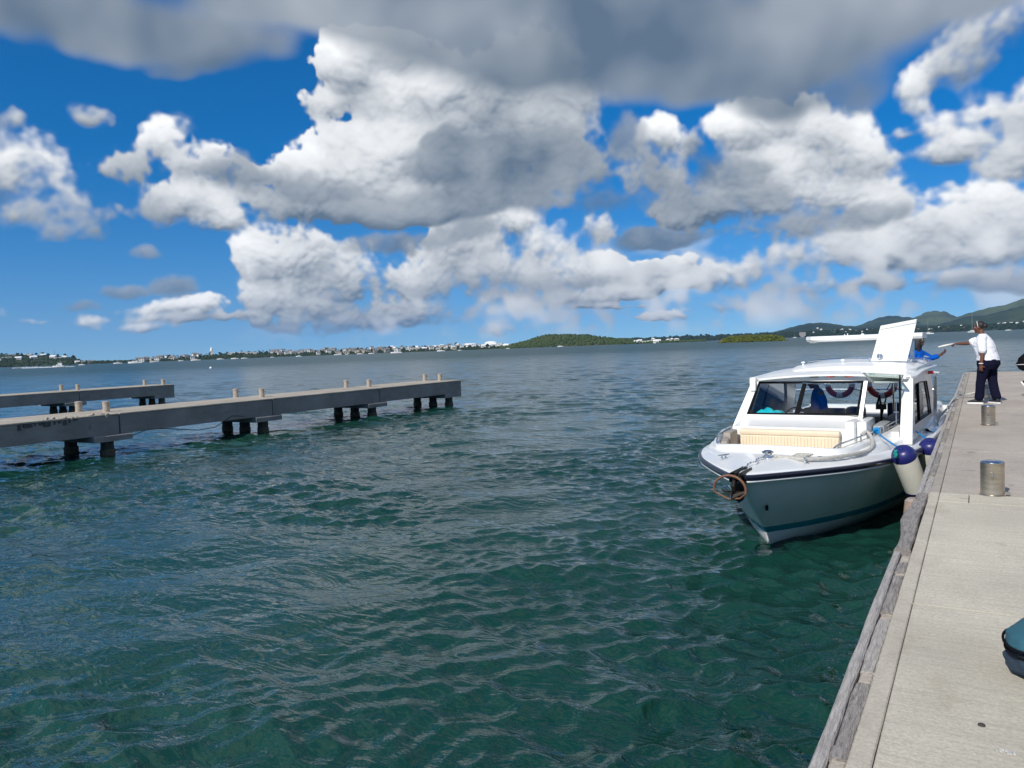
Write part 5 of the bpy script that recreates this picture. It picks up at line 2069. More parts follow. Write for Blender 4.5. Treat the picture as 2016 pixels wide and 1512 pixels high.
cushion(-1.0, -.2, 7.4, 7.55, .93, 1.22, 'aft_backrest', MB_BLUE, .04)
cushion(.0, .32, 6.3, 6.6, .95, 1.34, 'helm_seat', MB_BLUE, .06)
cushion(-1.15, .5, 7.56, 8.1, .93, 1.06, 'aft_bench', MB_TAUPE, .04)
mb = MB()
mb.tube([(-1.3, 8.0, 1.10), (-1.3, 8.0, 1.56), (1.30, 8.0, 1.56), (1.30, 8.0, 1.10)], .014, 8)
mb.tube([(0, 8.0, 1.0), (0, 8.0, 1.62), ], .014, 8)
mb.tube([(.75, 6.9, .95), (.72, 6.9, 1.95)], .018, 8)
mb.tube([(.62, 6.9, 1.62), (.76, 6.9, 1.9)], .010, 8)
mb.build('stern_rail', MB_CHROME, boat, auto=True)
mb = MB()
mb.tube([(.72, 5.55, .9), (.72, 5.55, 1.4), (.70, 5.5, 1.62), (.66, 5.5, 1.45)], .02, 8)
mb.tube([(.66, 5.6, 1.0), (.80, 5.6, 1.62)], .012, 8)
mb.box(.64, .80, 5.5, 5.58, 1.38, 1.47)
mb.build('engine_controls', MB_DKMET, boat, auto=True)


def life_ring(t, s, z, label):
    c = W3(t, s, z)
    T_ = thing('life_ring', label, 'life ring', c, -TH, 'life rings at the stern of the launch')
    for part, m, segs in (('ring', mat('ring_red', (0.42, 0.03, 0.02), .5, noise=.2, nscale=8), [(k * 90 + 14, k * 90 + 76) for k in range(4)]), ('white_band', mat('ring_white', (.7, .7, .68), .5, noise=.1), [(k * 90 - 14, k * 90 + 14) for k in range(4)])):
        mb = MB()
        for a, b in segs:
            mb.tube([(.235 * cos(radians(a + (b - a) * q / 8)), 0, .235 * sin(radians(a + (b - a) * q / 8))) for q in range(9)], .058 if part == 'ring' else .060, 10)
        mb.build(part, m, T_, auto=True)
    return T_


life_ring(-.38, 7.85, 1.68, 'red and white life ring behind the middle of the windscreen')
life_ring(.40, 7.85, 1.68, 'red and white life ring seen through the open cabin door')
# ---- starboard post with red side light
mb = MB()
mb.box(1.42, 1.475, 6.52, 6.56, 1.02, 1.88)
mb.build('side_post', MB_CHROME, boat)
mb = MB()
mb.tube([(1.36, 6.36, 1.965), (1.43, 6.4, 1.965)], .028, 10)
mb.build('side_light', mat('red_lens', (.5, .01, .02), .2), boat, auto=True)
mb = MB()
mb.tube([(1.43, 6.4, 1.965), (1.50, 6.5, 1.955), (1.45, 6.54, 1.88)], [.018, .018, .01], 8)
mb.build('light_arm', MB_WHITE, boat, auto=True)
mb = MB()
mb.tube([(1.33, 6.1, 2.16), (1.33, 6.1, 2.27)], .014, 8)
mb.tube([(1.33, 6.1, 2.27), (1.40, 6.1, 2.24)], .012, 8)
mb.lathe([(.03, 0), (.035, .02), (.02, .04)], (1.36, 6.1, 2.15), 10)
mb.build('roof_cleat', MB_CHROME, boat, auto=True)


# ---- handrails on the coaming
def rail(P, name):
    mb = MB()
    pts = [(t, s, z) for t, s, z in P]
    mb.tube(pts, .013, 8)
    low = [(t + (.012 if t > 0 else -.012), s, z - .055) for t, s, z in pts[1:-1]]
    mb.tube(low, .008, 8)
    o = mb.build(name, MB_CHROME, boat, auto=True)
    q = MB()
    for i in range(1, len(pts) - 1):
        t, s, z = pts[i]
        q.tube([(t, s, z), (t, s, z - .10)], .010, 8)
        q.lathe([(.022, 0), (.022, .01)], (t, s, z - .085), 10)
        q.v, q.f, q.m = q.v, q.f, q.m
    q.build('rail_post', MB_CHROME, o, auto=True)


dz = [1.10, 1.17]
rail([(.62, 1.98, 1.14), (.68, 2.12, 1.20), (.86, 2.75, 1.245), (.95, 3.4, 1.255), (1.02, 4.1, 1.275), (1.09, 4.8, 1.295), (1.13, 5.3, 1.28)], 'handrail')
rail([(-.88, 1.90, 1.13), (-.97, 2.05, 1.20), (-1.10, 2.5, 1.24), (-1.17, 2.9, 1.255), (-1.20, 3.4, 1.26), (-1.21, 3.65, 1.22)], 'handrail')
# ---- foredeck fittings
def cleat(t, s, rz):
    z = sheer(s) + .082
    Mx = Matrix.Translation((t, s, z)) @ Matrix.Rotation(rz, 4, 'Z')
    mb = MB()
    mb.tube([Mx @ Vector(p) for p in ((-.10, 0, .038), (-.05, 0, .032), (.05, 0, .032), (.10, 0, .038))], [.007, .013, .013, .007], 8)
    for x in (-.032, .032):
        mb.lathe([(.018, -.006), (.011, .012), (.011, .032)], n=10, M=Mx @ Matrix.Translation((x, 0, 0)))
    mb.build('deck_cleat', MB_CHROME, boat, auto=True)


cleat(-.50, .95, 1.1)
cleat(.50, 1.02, -1.1)
cleat(1.40, 4.9, 1.5)
mb = MB()
z = sheer(1) + .072
mb.lathe([(.085, 0), (.085, .012), (.05, .02), (.045, .05), (.06, .075), (.075, .08), (.075, .10), (.055, .105), (.03, .115)], (.02, 1.12, z), 24)
mb.box(-.06, .10, 1.14, 1.28, z, z + .03, bev=.008)
wl = mb.build('windlass', MB_CHROME, boat, auto=True)
mb = MB()
for i in range(17):
    u = i / 16
    c = Vector((.0 + .02 * sin(i), 1.06 - .92 * u, z + .045 - .01 * u))
    a = [c + Vector((.011 * cos(k * pi / 4) * (1 if i % 2 else .2), .026 * sin(k * pi / 4), .011 * cos(k * pi / 4) * (.2 if i % 2 else 1))) for k in range(9)]
    mb.tube(a, .005, 5)
mb.build('anchor_chain', MB_CHROME, boat, kind=None)
for (t, s, a, b) in ((-.24, 1.42, .06, .02), (-.40, 1.38, .04, .015), (.30, 1.40, .09, .02), (.62, 1.45, .06, .02)):
    mb = MB()
    mb.box(t - a, t + a, s - b, s + b, sheer(s) + .085, sheer(s) + .095, bev=.004)
    mb.build('deck_vent', MB_BLACK, boat, auto=True)
# bow roller
mb = MB()
for sx in (-.055, .055):
    mb.box(sx - .006, sx + .006, -.20, .30, 1.03, 1.135, bev=.004)
mb.box(-.055, .055, -.02, .30, 1.075, 1.09)
mb.build('bow_roller', MB_DKMET, boat)
mb = MB()
mb.lathe([(.05, -.048), (.028, -.01), (.028, .01), (.05, .048)], n=16, M=Matrix.Translation((0, -.15, 1.07)) @ Matrix.Rotation(radians(90), 4, 'Y'))
mb.build('roller_wheel', MB_BLACK, boat, auto=True)
# roll bar anchor stowed in the roller
mb = MB()
mb.tube([(0, .28, 1.13), (0, .0, 1.14), (0, -.17, 1.10), (0, -.25, .99), (0, -.22, .89)], [.016, .018, .022, .024, .02], 8)
an = mb.build('anchor', MB_DKMET, boat, auto=True)
mb = MB()
mb.add([(-.15, -.20, .93), (0, -.10, .79), (.15, -.20, .93), (0, -.30, .86), (-.15, -.19, .95), (0, -.08, .82), (.15, -.19, .95), (0, -.27, .90)],
       [(0, 1, 2, 3), (7, 6, 5, 4), (0, 4, 5, 1), (1, 5, 6, 2), (2, 6, 7, 3), (3, 7, 4, 0)])
mb.add([(-.06, -.14, 1.13), (.06, -.14, 1.13), (.09, -.02, 1.02), (.05, -.0, .80), (-.05, -.0, .80), (-.09, -.02, 1.02), (0, -.06, .76)],
       [(0, 1, 2, 5), (5, 2, 3, 4), (4, 3, 6)])
mb.build('anchor_fluke', MB_DKMET, an)
mb = MB()
pts = []
for i in range(17):
    a = radians(-12 + 204 * i / 16)
    pts.append((-.03 + .185 * cos(a), -.27, .955 + .165 * sin(a)))
mb.tube(pts, .015, 10)
mb.tube([pts[0], (.08, -.25, .86), (-.05, -.26, .845), pts[-1]], .011, 8)
mb.build('roll_bar', MB_RUST, an, auto=True)
mb = MB()
mb.tube([(-.10, -.30, .99), (-.03, -.31, 1.01), (.0, -.30, .95), (-.01, -.30, .86)], .009, 8)
mb.build('shackle', MB_CHROME, an, auto=True)
mb = MB()
mb.box(.13, .15, .57, .63, .56, .62)
mb.build('hull_fitting', MB_BLACK, boat)


# ---- loose gear on the launch
def zdeck(s):
    return sheer(s) + .05


pts = [W3(.10, 1.1, 1.155), W3(.26, 1.16, 1.14), W3(.45, 1.05, 1.145), W3(.62, 1.16, 1.14), W3(.80, 1.42, 1.135), W3(.96, 1.85, 1.13), W3(1.03, 2.35, 1.11), W3(1.02, 2.7, 1.17), W3(.95, 2.95, 1.24), W3(.89, 2.98, 1.285), W3(.85, 2.9, 1.25)]


def catmull(P, n=6):
    out = []
    P = [Vector(p) for p in P]
    for i in range(len(P) - 1):
        p0, p1, p2, p3 = P[max(0, i - 1)], P[i], P[i + 1], P[min(len(P) - 1, i + 2)]
        for k in range(n):
            u = k / n
            out.append(.5 * ((2 * p1) + (-p0 + p2) * u + (2 * p0 - 5 * p1 + 4 * p2 - p3) * u * u + (-p0 + 3 * p1 - 3 * p2 + p3) * u ** 3))
    out.append(P[-1])
    return out


mb = MB()
cc = catmull(pts, 8)
mb.tube(cc, [.026 + .003 * sin(i * 1.9) for i in range(len(cc))], 10)
tag(mb.build('thick_rope', MB_ROPE, smooth=True), 'thick off-white rope lying across the starboard foredeck', 'rope')
mb = MB()
for k in range(5):
    q = [W3(.36 + .10 * cos(a * pi / 6) + .02 * k, 1.28 + .05 * sin(a * pi / 6), 1.13 + .012 * k) for a in range(13)]
    mb.tube(q, .009, 6)
tag(mb.build('rope_coil', MB_ROPE, smooth=True), 'small coil of pale rope on the foredeck beside the windlass', 'rope')

# towel on the dashboard
mb = MB()
rr = random.Random(8)
nx, ny = 22, 10
rings = []
for j in range(ny + 1):
    ring = []
    for i in range(nx + 1):
        u, v = i / nx, j / ny
        e = min(1, min(u, 1 - u) * 5) * min(1, min(v, 1 - v) * 4)
        hgt = .02 + e * (.085 - .045 * u + .018 * sin(u * 13 + v * 4) + .012 * sin(v * 9 + u * 21))
        p = W3(-.98 + .46 * u, 3.97 + .24 * v, 1.40 + hgt)
        ring.append(tuple(p))
    rings.append(ring)
mb.loft(rings, closed=False, cap=False)
mb.f = [tuple(reversed(f)) for f in mb.f]
o = mb.build('towel', MB_AQUA, smooth=True)
tag(o, 'crumpled aqua towel on the dashboard behind the windscreen', 'towel')
mb = MB()
Mx = M_boat()
mb.box(-.50, -.30, 4.0, 4.2, 1.388, 1.43, M=Mx, bev=.01)
tag(mb.build('document_folder', mat('pale_paper', (.6, .6, .58), .7, noise=.1), auto=True), 'pale folder lying on the dashboard beside the aqua towel', 'folder')


def fender(top, bot, rope_from, label, loose=True):
    top, bot, rope_from = Vector(top), Vector(bot), Vector(rope_from)
    ax = (bot - top)
    L = ax.length
    q = ax.to_track_quat('Z', 'Y').to_matrix().to_4x4()
    T_ = thing('boat_fender', label, 'fender', top, 0, 'white fenders hanging between launch and quay')
    Mx = q
    r_ = .152
    MB().lathe([(r_ * .98, .13), (r_, .16), (r_, L - .14), (r_ * .98, L - .11)], n=28, M=Mx).build('body', MB_FEND, T_, auto=True)
    MB().lathe([(.028, -.015), (.035, .0), (.07, .002), (.105, .02), (.135, .06), (r_ * 1.004, .10), (r_ * 1.004, .15)], n=28, M=Mx).build('top_cap', MB_FNAVY, T_, auto=True)
    MB().lathe([(r_ * 1.004, L - .13), (r_ * 1.004, L - .11), (.125, L - .05), (.08, L - .012), (.03, L)], n=28, M=Mx).build('bottom_cap', MB_FNAVY, T_, auto=True)
    mb = MB()
    a = rope_from - top
    pts = catmull([a, a * .66 + Vector((0, 0, -.02)), a * .3 + Vector((0, 0, -.02)), Vector((0, 0, 0)), Mx @ Vector((0, 0, .01))], 5)
    mb.tube(pts, .011, 8)
    for k in range(4):
        o_ = Vector((.014 * cos(k * 2), .02 * (k - 1.5), .012 * sin(k * 2.4)))
        mb.tube([a + o_ + Vector((.03 * cos(x * pi / 4), .012, .03 * sin(x * pi / 4))) for x in range(9)], .012, 7)
    mb.build('lanyard', MB_CYAN, T_, auto=True)
    return T_


fender(W3(1.43, 2.22, 1.17), W3(1.59, 2.62, .50), W3(.955, 3.4, 1.255), 'nearer white fender with navy ends hanging on a cyan rope')
fender(W3(1.60, 3.90, 1.07), W3(1.60, 4.25, .48), W3(1.10, 5.0, 1.295), 'farther white fender half hidden behind the nearer one')
mb = MB()
tp = W3(1.40, 2.16, 1.18)
for k in range(3):
    mb.tube([tp + Vector((-.03 + .012 * k, -.10 - .004 * k, -.01 - j * .02)) + Vector((.01 * sin(j * 2 + k), 0, 0)) for j in range(6)], .009, 6)
tag(mb.build('green_cord', mat('green_cord', (0.0, .30, .22), .7, noise=.3, nscale=60), smooth=True), 'short green knotted cord on the top of the nearer fender', 'cord')

# mooring lines
def rope(P, r_, label, m=MB_ROPE, name='mooring_line'):
    mb = MB()
    mb.tube(catmull(P, 8), r_, 8)
    return tag(mb.build(name, m, smooth=True), label, 'rope')


e0 = Vector((-.70, 15.9, 1.08))
rope([e0, (-.60, 17.2, 1.12), (-.47, 19.5, 1.22), (-.2, 19.65, 1.28), (.06, 19.72, 1.36)], .020, 'white mooring line from the launch to the bollard by the woman')
rope([(-.68, 15.7, 1.10), (-.64, 15.4, .98), (-.60, 15.2, .78), (-.6, 15.6, .6)], .012, 'slack white line hanging from the side of the launch to the quay')
mb = MB()
for k in range(7):
    z = DECK + .10 + k * .032
    mb.tube([(.15 + (.115 + .01 * (k % 2)) * cos(a * pi / 8), 19.75 + .115 * sin(a * pi / 8), z + .012 * sin(a * pi / 4 + k)) for a in range(17)], .017, 6)
mb.tube([(.15, 19.62, DECK + .28), (.11, 19.62, DECK + .36), (.17, 19.68, DECK + .42), (.19, 19.8, DECK + .33)], .016, 6)
tag(mb.build('rope_turns', mat('white_black_rope', (.75, .75, .73), .8, nscale=26, color2=(.03, .03, .035)), smooth=True), 'black flecked white rope wound round the bollard behind the woman', 'rope')


# ------------------------------------------------------------------ people
def remeshed(mb, name, m, parent, voxel=.009, smooth=3, fold=0.0, fs=(9, 9, 4)):
    o = mb.build('tmp_' + name, m)
    md = o.modifiers.new('r', 'REMESH')
    md.mode = 'VOXEL'
    md.voxel_size = voxel
    sm = o.modifiers.new('s', 'SMOOTH')
    sm.factor = .5
    sm.iterations = smooth
    dg = bpy.context.evaluated_depsgraph_get()
    me = bpy.data.meshes.new_from_object(o.evaluated_get(dg))
    me.name = name
    bpy.data.objects.remove(o)
    me.materials.clear()
    me.materials.append(m)
    if fold > 0:                                      # creases pressed into the cloth
        n_ = len(me.vertices)
        co = np.empty(n_ * 3, np.float32)
        me.vertices.foreach_get('co', co)
        co = co.reshape(-1, 3)
        nr = np.empty(n_ * 3, np.float32)
        me.vertex_normals.foreach_get('vector', nr)
        nr = nr.reshape(-1, 3)
        rg_ = np.random.RandomState(n_ % 9973)
        w = np.zeros(n_, np.float32)
        q = co * np.array(fs, np.float32) * 2.2
        for k in range(7):                            # sharp valleys between soft rolls, in warped directions
            d = rg_.normal(0, 1, 3)
            d /= np.linalg.norm(d)
            e = np.roll(d, 1)
            ph = q @ d * (1 + .35 * k) + 1.1 * np.sin(q @ e * .9 + k * 2.1) + rg_.uniform(0, 6.3)
            w += (1 - 2 * np.abs(np.sin(ph * .5))) / (1 + .45 * k)
        co += nr * (w * fold * .5)[:, None]
        me.vertices.foreach_set('co', co.ravel())
        me.update()
    me.polygons.foreach_set('use_smooth', [True] * len(me.polygons))
    r_ = bpy.data.objects.new(name, me)
    COL.objects.link(r_)
    r_.parent = parent
    return r_


def ell(c, rx, ry, yaw=0.0, tilt=0.0, n=18, roll=0.0):
    """horizontal ellipse ring, pitched by tilt about the x axis"""
    Mx = Matrix.Translation(c) @ Matrix.Rotation(yaw, 4, 'Z') @ Matrix.Rotation(tilt, 4, 'X') @ Matrix.Rotation(roll, 4, 'Y')
    return [Mx @ Vector((rx * cos(2 * pi * k / n), ry * sin(2 * pi * k / n), 0)) for k in range(n)]


def limb(mb, P, R, n=12, sub=4):
    """tapered limb through P with radii R, rounded ends"""
    c = catmull(P, sub)
    rad = []
    m_ = len(P) - 1
    for i in range(len(c)):
        u = i / (len(c) - 1) * m_
        k = min(m_ - 1, int(u))
        rad.append(R[k] + (R[k + 1] - R[k]) * (u - k))
    d0 = (c[0] - c[1]).normalized()
    d1 = (c[-1] - c[-2]).normalized()
    c = [c[0] + d0 * rad[0] * .8, c[0] + d0 * rad[0] * .5] + c + [c[-1] + d1 * rad[-1] * .5, c[-1] + d1 * rad[-1] * .8]
    rad = [rad[0] * .45, rad[0] * .85] + rad + [rad[-1] * .85, rad[-1] * .45]
    mb.tube(c, rad, n)


def ellipsoid(mb, c, r, Mx=None, n=12, m_=8):
    rings = []
    for i in range(1, m_):
        ph = pi * i / m_
        ring = []
        for k in range(n):
            a = 2 * pi * k / n
            v = Vector((r[0] * sin(ph) * cos(a), r[1] * sin(ph) * sin(a), -r[2] * cos(ph)))
            if Mx:
                v = Mx @ v
            ring.append(Vector(c) + v)
        rings.append(ring)
    mb.loft(rings)


def hand(mb, wrist, direc, palm_n, thumb_side, curl=.35, sc=1.0, spread=.0):
    """palm and five unequal bent fingers; direc = along the hand, palm_n = palm normal"""
    d = Vector(direc).normalized()
    pn = Vector(palm_n)
    pn = (pn - d * pn.dot(d)).normalized()
    sd = d.cross(pn) * thumb_side
    w = Vector(wrist)
    Mx = Matrix((sd, d, pn)).transposed()
    ellipsoid(mb, w + d * .048 * sc, (.038 * sc, .054 * sc, .016 * sc), Mx)
    for k, (off, L) in enumerate(((.029, .068), (.010, .076), (-.010, .070), (-.028, .055))):
        p0 = w + d * .080 * sc + sd * off * sc
        dd = (d + sd * spread * off * 12).normalized()
        pts, cur, a = [p0], p0, 0
        for j in range(3):
            a += curl * (1 + .15 * k)
            cur = cur + (dd * cos(a) + pn * sin(a)) * L * sc * (.42, .32, .26)[j]
            pts.append(cur)
        mb.tube(pts, [.0095 * sc, .0088 * sc, .0082 * sc, .0065 * sc], 8)
    t0 = w + d * .022 * sc + sd * .028 * sc
    mb.tube([t0, t0 + (d * .55 + sd * .8 + pn * .2).normalized() * .034 * sc, t0 + (d * .8 + sd * .75 + pn * .45).normalized() * .066 * sc], [.012 * sc, .011 * sc, .008 * sc], 8)


def shoe(parent, ankle, ang, m_up, m_sole, pitch=0.0):
    Mx = Matrix.Translation(ankle) @ Matrix.Rotation(ang, 4, 'Z') @ Matrix.Rotation(pitch, 4, 'X')
    mb = MB()
    rings = []
    for y, w, h, zc in ((-.085, .025, .05, .0), (-.075, .036, .085, 0), (-.03, .040, .10, 0), (.03, .042, .085, 0), (.09, .048, .062, 0), (.14, .048, .048, 0), (.175, .040, .036, 0), (.195, .018, .026, 0)):
        ring = []
        for k in range(12):
            a = 2 * pi * k / 12
            ring.append(Mx @ Vector((w * cos(a), y, -.055 + h * .5 * (1 + sin(a) * .98))))
        rings.append(ring)
    mb.loft(rings)
    mb.build('shoe', m_up, parent, smooth=True)
    mb = MB()
    rings = []
    for y, w in ((-.092, .02), (-.085, .036), (-.03, .042), (.03, .042), (.09, .051), (.14, .052), (.178, .043), (.202, .02)):
        rings.append([Mx @ Vector(p) for p in ((-w, y, -.078), (w, y, -.078), (w * 1.03, y, -.050), (-w * 1.03, y, -.050))])
    mb.loft(rings)
    mb.build('shoe_sole', m_sole, parent, auto=True)


def head_mesh(mb, c, yaw, pitch=0.0, s=1.0):
    """head with brow, nose, cheeks, chin, ears; c = centre of the skull, face along +y before yaw"""
    Mx = Matrix.Translation(c) @ Matrix.Rotation(yaw, 4, 'Z') @ Matrix.Rotation(pitch, 4, 'X')
    R = Mx.to_3x3()
    ellipsoid(mb, Mx @ Vector((0, -.008, .022)) * 1.0, (.073 * s, .092 * s, .085 * s), R, 16, 10)
    ellipsoid(mb, Mx @ Vector((0, .022, -.045)), (.055 * s, .066 * s, .068 * s), R, 14, 8)
    ellipsoid(mb, Mx @ Vector((0, .070, -.095)), (.026 * s, .022 * s, .020 * s), R)
    mb.tube([Mx @ Vector(p) for p in ((0, .078, .012), (0, .094, -.012), (0, .108, -.034), (0, .088, -.042))], [.010, .011, .015, .012], 8)
    mb.tube([Mx @ Vector(p) for p in ((-.05, .068, .022), (0, .086, .026), (.05, .068, .022))], .010, 8)
    mb.tube([Mx @ Vector(p) for p in ((-.024, .080, -.064), (0, .090, -.062), (.024, .080, -.064))], .008, 8)
    mb.tube([Mx @ Vector(p) for p in ((-.020, .080, -.075), (0, .088, -.076), (.020, .080, -.075))], .007, 8)
    for sx in (-1, 1):
        ellipsoid(mb, Mx @ Vector((sx * .074, -.005, -.018)), (.010, .018, .030), R)
        ellipsoid(mb, Mx @ Vector((sx * .045, .055, -.030)), (.022, .022, .022), R)
    return Mx


def eyes(parent, Mx):
    for sx in (-1, 1):
        mb = MB()
        ellipsoid(mb, Mx @ Vector((sx * .031, .071, .002)), (.013, .011, .009))
        mb.build('eye', mat('eye_white', (.6, .58, .55), .2), parent, smooth=True)
        mb = MB()
        ellipsoid(mb, Mx @ Vector((sx * .031, .0815, .002)), (.005, .003, .005))
        mb.build('iris', mat('iris_dark', (.02, .01, .006), .1), parent, smooth=True)


SKIN = mat('dark_skin', (0.145, 0.062, 0.038), .6, spec=.25, noise=.12, nscale=12)
SKIN2 = mat('deep_skin', (0.085, 0.038, 0.024), .5, noise=.12, nscale=12)
SKIN_P = mat('palm_skin', (0.36, 0.20, 0.14), .5)
HAIR = mat('black_hair', (0.012, 0.008, 0.007), .45, noise=.4, nscale=60, bump=.5, bscale=80)
CL_WHITE = mat('white_cotton', (0.78, 0.78, 0.82), .85, noise=.05, nscale=4, bump=1.0, bscale=6, stretch=(1, 1.6, 2.2))
CL_NAVY = mat('navy_cotton', (0.008, 0.009, 0.026), .9, spec=.08, noise=.25, nscale=5, bump=.5, bscale=6, stretch=(2, 2, 1))
CL_BLUE = mat('royal_blue_cotton', (0.0, 0.085, 0.45), .85, spec=.15, noise=.15, nscale=5, bump=.4, bscale=9)
CL_BLACK = mat('black_cotton', (0.008, 0.008, 0.010), .9, spec=.08, noise=.3, nscale=5, bump=.4, bscale=9)
SH_DK = mat('black_trainer', (0.02, 0.02, 0.022), .6)
SH_WH = mat('white_sole', (.8, .8, .8), .5)

# ---- woman in white shirt, pointing
w1 = thing('person', 'woman in white shirt and navy trousers on the quay pointing with a white stick', 'person', (0.10, 18.25, DECK), radians(70))
# local frame: +y = the way she faces, +x = her right side
hipz = .90
body = MB()
RF, LF = Vector((.12, -.13, .08)), Vector((-.08, .12, .08))
limb(body, [(.11, -.03, .84), (.124, -.07, .48), RF], [.085, .052, .036])
limb(body, [(-.11, -.01, .84), (-.11, .055, .47), LF], [.085, .052, .036])
body.loft([ell((0, 0, .80), .15, .12), ell((0, -.01, .92), .175, .14), ell((0, .0, 1.05), .14, .11), ell((0, .03, 1.22), .155, .11), ell((0, .055, 1.34), .15, .09), ell((0, .065, 1.39), .07, .06)])
limb(body, [(0, .065, 1.36), (0, .095, 1.47)], [.055, .05])
hm = head_mesh(body, Vector((0, .125, 1.555)), radians(12), radians(-6))
# right arm stretched forward (towards the boat)
RS, RE, RW = Vector((.155, .08, 1.335)), Vector((.08, .34, 1.235)), Vector((-.10, .50, 1.23))
limb(body, [RS, RE, RW], [.050, .040, .026])
hand(body, RW, (-.73, .69, -.02), (0, .0, -1), -1, curl=.75)
# left arm hanging
LS, LE, LW = Vector((-.165, .02, 1.33)), Vector((-.27, -.03, 1.05)), Vector((-.295, -.01, .80))
limb(body, [LS, LE, LW], [.052, .042, .028])
hand(body, LW, (0.0, .04, -1), (.9, .2, 0), 1, curl=.3)
remeshed(body, 'body', SKIN, w1, .0085, 2)
eyes(w1, hm)
sh = MB()
sh.loft([ell((0, -.03, .875), .245, .205), ell((0, -.02, .95), .240, .20), ell((0, .01, 1.06), .225, .195), ell((0, .035, 1.17), .225, .200), ell((0, .05, 1.27), .210, .165), ell((0, .055, 1.345), .165, .115), ell((0, .065, 1.40), .09, .075), ell((0, .07, 1.425), .065, .06)])
limb(sh, [(.10, .07, 1.34), (.16, .16, 1.30), (.11, .29, 1.25)], [.085, .088, .086])
limb(sh, [(-.11, .03, 1.33), (-.215, .01, 1.24), (-.265, -.02, 1.09)], [.085, .090, .082])
limb(sh, [(.07, .17, 1.20), (-.07, .17, 1.20)], [.075, .075])
remeshed(sh, 'shirt', CL_WHITE, w1, .0095, 2, fold=.0065, fs=(8, 8, 14))
tr = MB()
tr.loft([ell((0, -.03, .70), .20, .165), ell((0, -.04, .80), .238, .205), ell((0, -.035, .88), .240, .20), ell((0, -.02, .955), .222, .185)])
limb(tr, [(.12, -.04, .80), (.125, -.07, .46), (.12, -.14, .13)], [.130, .092, .088])
limb(tr, [(-.12, -.01, .80), (-.11, .06, .46), (-.08, .105, .13)], [.130, .092, .088])
remeshed(tr, 'trousers', CL_NAVY, w1, .0095, 2, fold=.0065, fs=(10, 10, 5))
shoe(w1, RF, radians(-34), SH_DK, SH_WH)
shoe(w1, LF, radians(6), SH_DK, SH_WH)
hr = MB()
R3 = Matrix.Rotation(radians(12), 3, 'Z') @ Matrix.Rotation(radians(-6), 3, 'X')
ellipsoid(hr, hm @ Vector((0, -.022, .034)), (.083, .092, .088), R3, 16, 10)
ellipsoid(hr, hm @ Vector((0, -.105, .010)), (.056, .052, .056), R3, 14, 8)
remeshed(hr, 'hair', HAIR, w1, .008, 2)
mb = MB()
mb.tube([hm @ Vector(p) for p in ((-.083, .01, -.01), (-.086, .015, .06), (-.05, .022, .118), (.05, .022, .118), (.086, .015, .06), (.083, .01, -.01))], .006, 6)
mb.build('hair_band', mat('white_plastic', (.75, .75, .75), .4), w1, smooth=True)
mb = MB()
mb.tube([(-.295 + .034 * cos(a * pi / 8), -.01 + .034 * sin(a * pi / 8), .828) for a in range(17)], .010, 6)
mb.build('watch', mat('pale_watch', (.72, .70, .68), .35), w1, smooth=True)


def l2w(o, v):
    return Matrix.Translation(o.location) @ Matrix.Rotation(o.rotation_euler.z, 4, 'Z') @ Vector(v)


mb = MB()
mb.tube([l2w(w1, (-.13, .53, 1.237)), l2w(w1, (-.26, .65, 1.205)), l2w(w1, (-.38, .76, 1.175))], [.014, .022, .014], 8)
tag(mb.build('stick', mat('pale_baton', (.72, .70, .64), .5), smooth=True), 'short pale stick held out in the hand of the woman in white', 'stick')

# ---- woman in blue at the stern, arm out to the quay
p2 = W3(1.08, 7.35, 1.0)
w2 = thing('person', 'woman with dreadlocks in a blue shirt at the stern holding out a hand', 'person', p2, radians(-115))
body = MB()
limb(body, [(.10, 0, .84), (.11, .02, .46), (.11, -.02, .08)], [.085, .058, .038])
limb(body, [(-.10, 0, .84), (-.11, .02, .46), (-.11, -.02, .08)], [.085, .058, .038])
body.loft([ell((0, 0, .78), .14, .11), ell((0, 0, .92), .15, .12), ell((0, .0, 1.05), .125, .10), ell((0, .0, 1.2), .145, .105), ell((0, .0, 1.31), .14, .085), ell((0, .0, 1.36), .07, .06)])
limb(body, [(0, .0, 1.33), (0, .02, 1.44)], [.052, .048])
hm2 = head_mesh(body, Vector((0, .035, 1.535)), radians(20), radians(-4))
limb(body, [(-.15, .0, 1.30), (-.24, .10, 1.17), (-.30, .28, 1.24)], [.048, .038, .026])
hand(body, (-.30, .28, 1.24), (-.15, .8, .6), (.6, 0, .8), 1, curl=.25, spread=.6)
limb(body, [(.15, .0, 1.30), (.24, .02, 1.05), (.20, .18, .90)], [.048, .038, .026])
hand(body, (.20, .18, .90), (-.2, .9, -.2), (-.6, 0, -.5), 1, curl=.4)
remeshed(body, 'body', SKIN2, w2, .0085, 2)
eyes(w2, hm2)
sh = MB()
sh.loft([ell((0, 0, .84), .17, .14), ell((0, 0, .95), .165, .14), ell((0, .0, 1.08), .155, .13), ell((0, .0, 1.2), .17, .14), ell((0, .0, 1.30), .158, .11), ell((0, .0, 1.36), .09, .075), ell((0, 0, 1.385), .062, .06)])
limb(sh, [(-.10, 0, 1.29), (-.19, .05, 1.24), (-.245, .12, 1.175)], [.075, .070, .060])
limb(sh, [(-.24, .12, 1.175), (-.285, .23, 1.215)], [.058, .048])
limb(sh, [(.10, 0, 1.29), (.19, .01, 1.2), (.225, .02, 1.10)], [.075, .070, .062])
remeshed(sh, 'shirt', CL_BLUE, w2, .009, 2, fold=.0065, fs=(8, 8, 14))
tr = MB()
tr.loft([ell((0, 0, .72), .16, .13), ell((0, 0, .82), .17, .14), ell((0, 0, .92), .155, .13)])
limb(tr, [(.10, 0, .80), (.11, .02, .46), (.11, -.02, .12)], [.10, .075, .06])
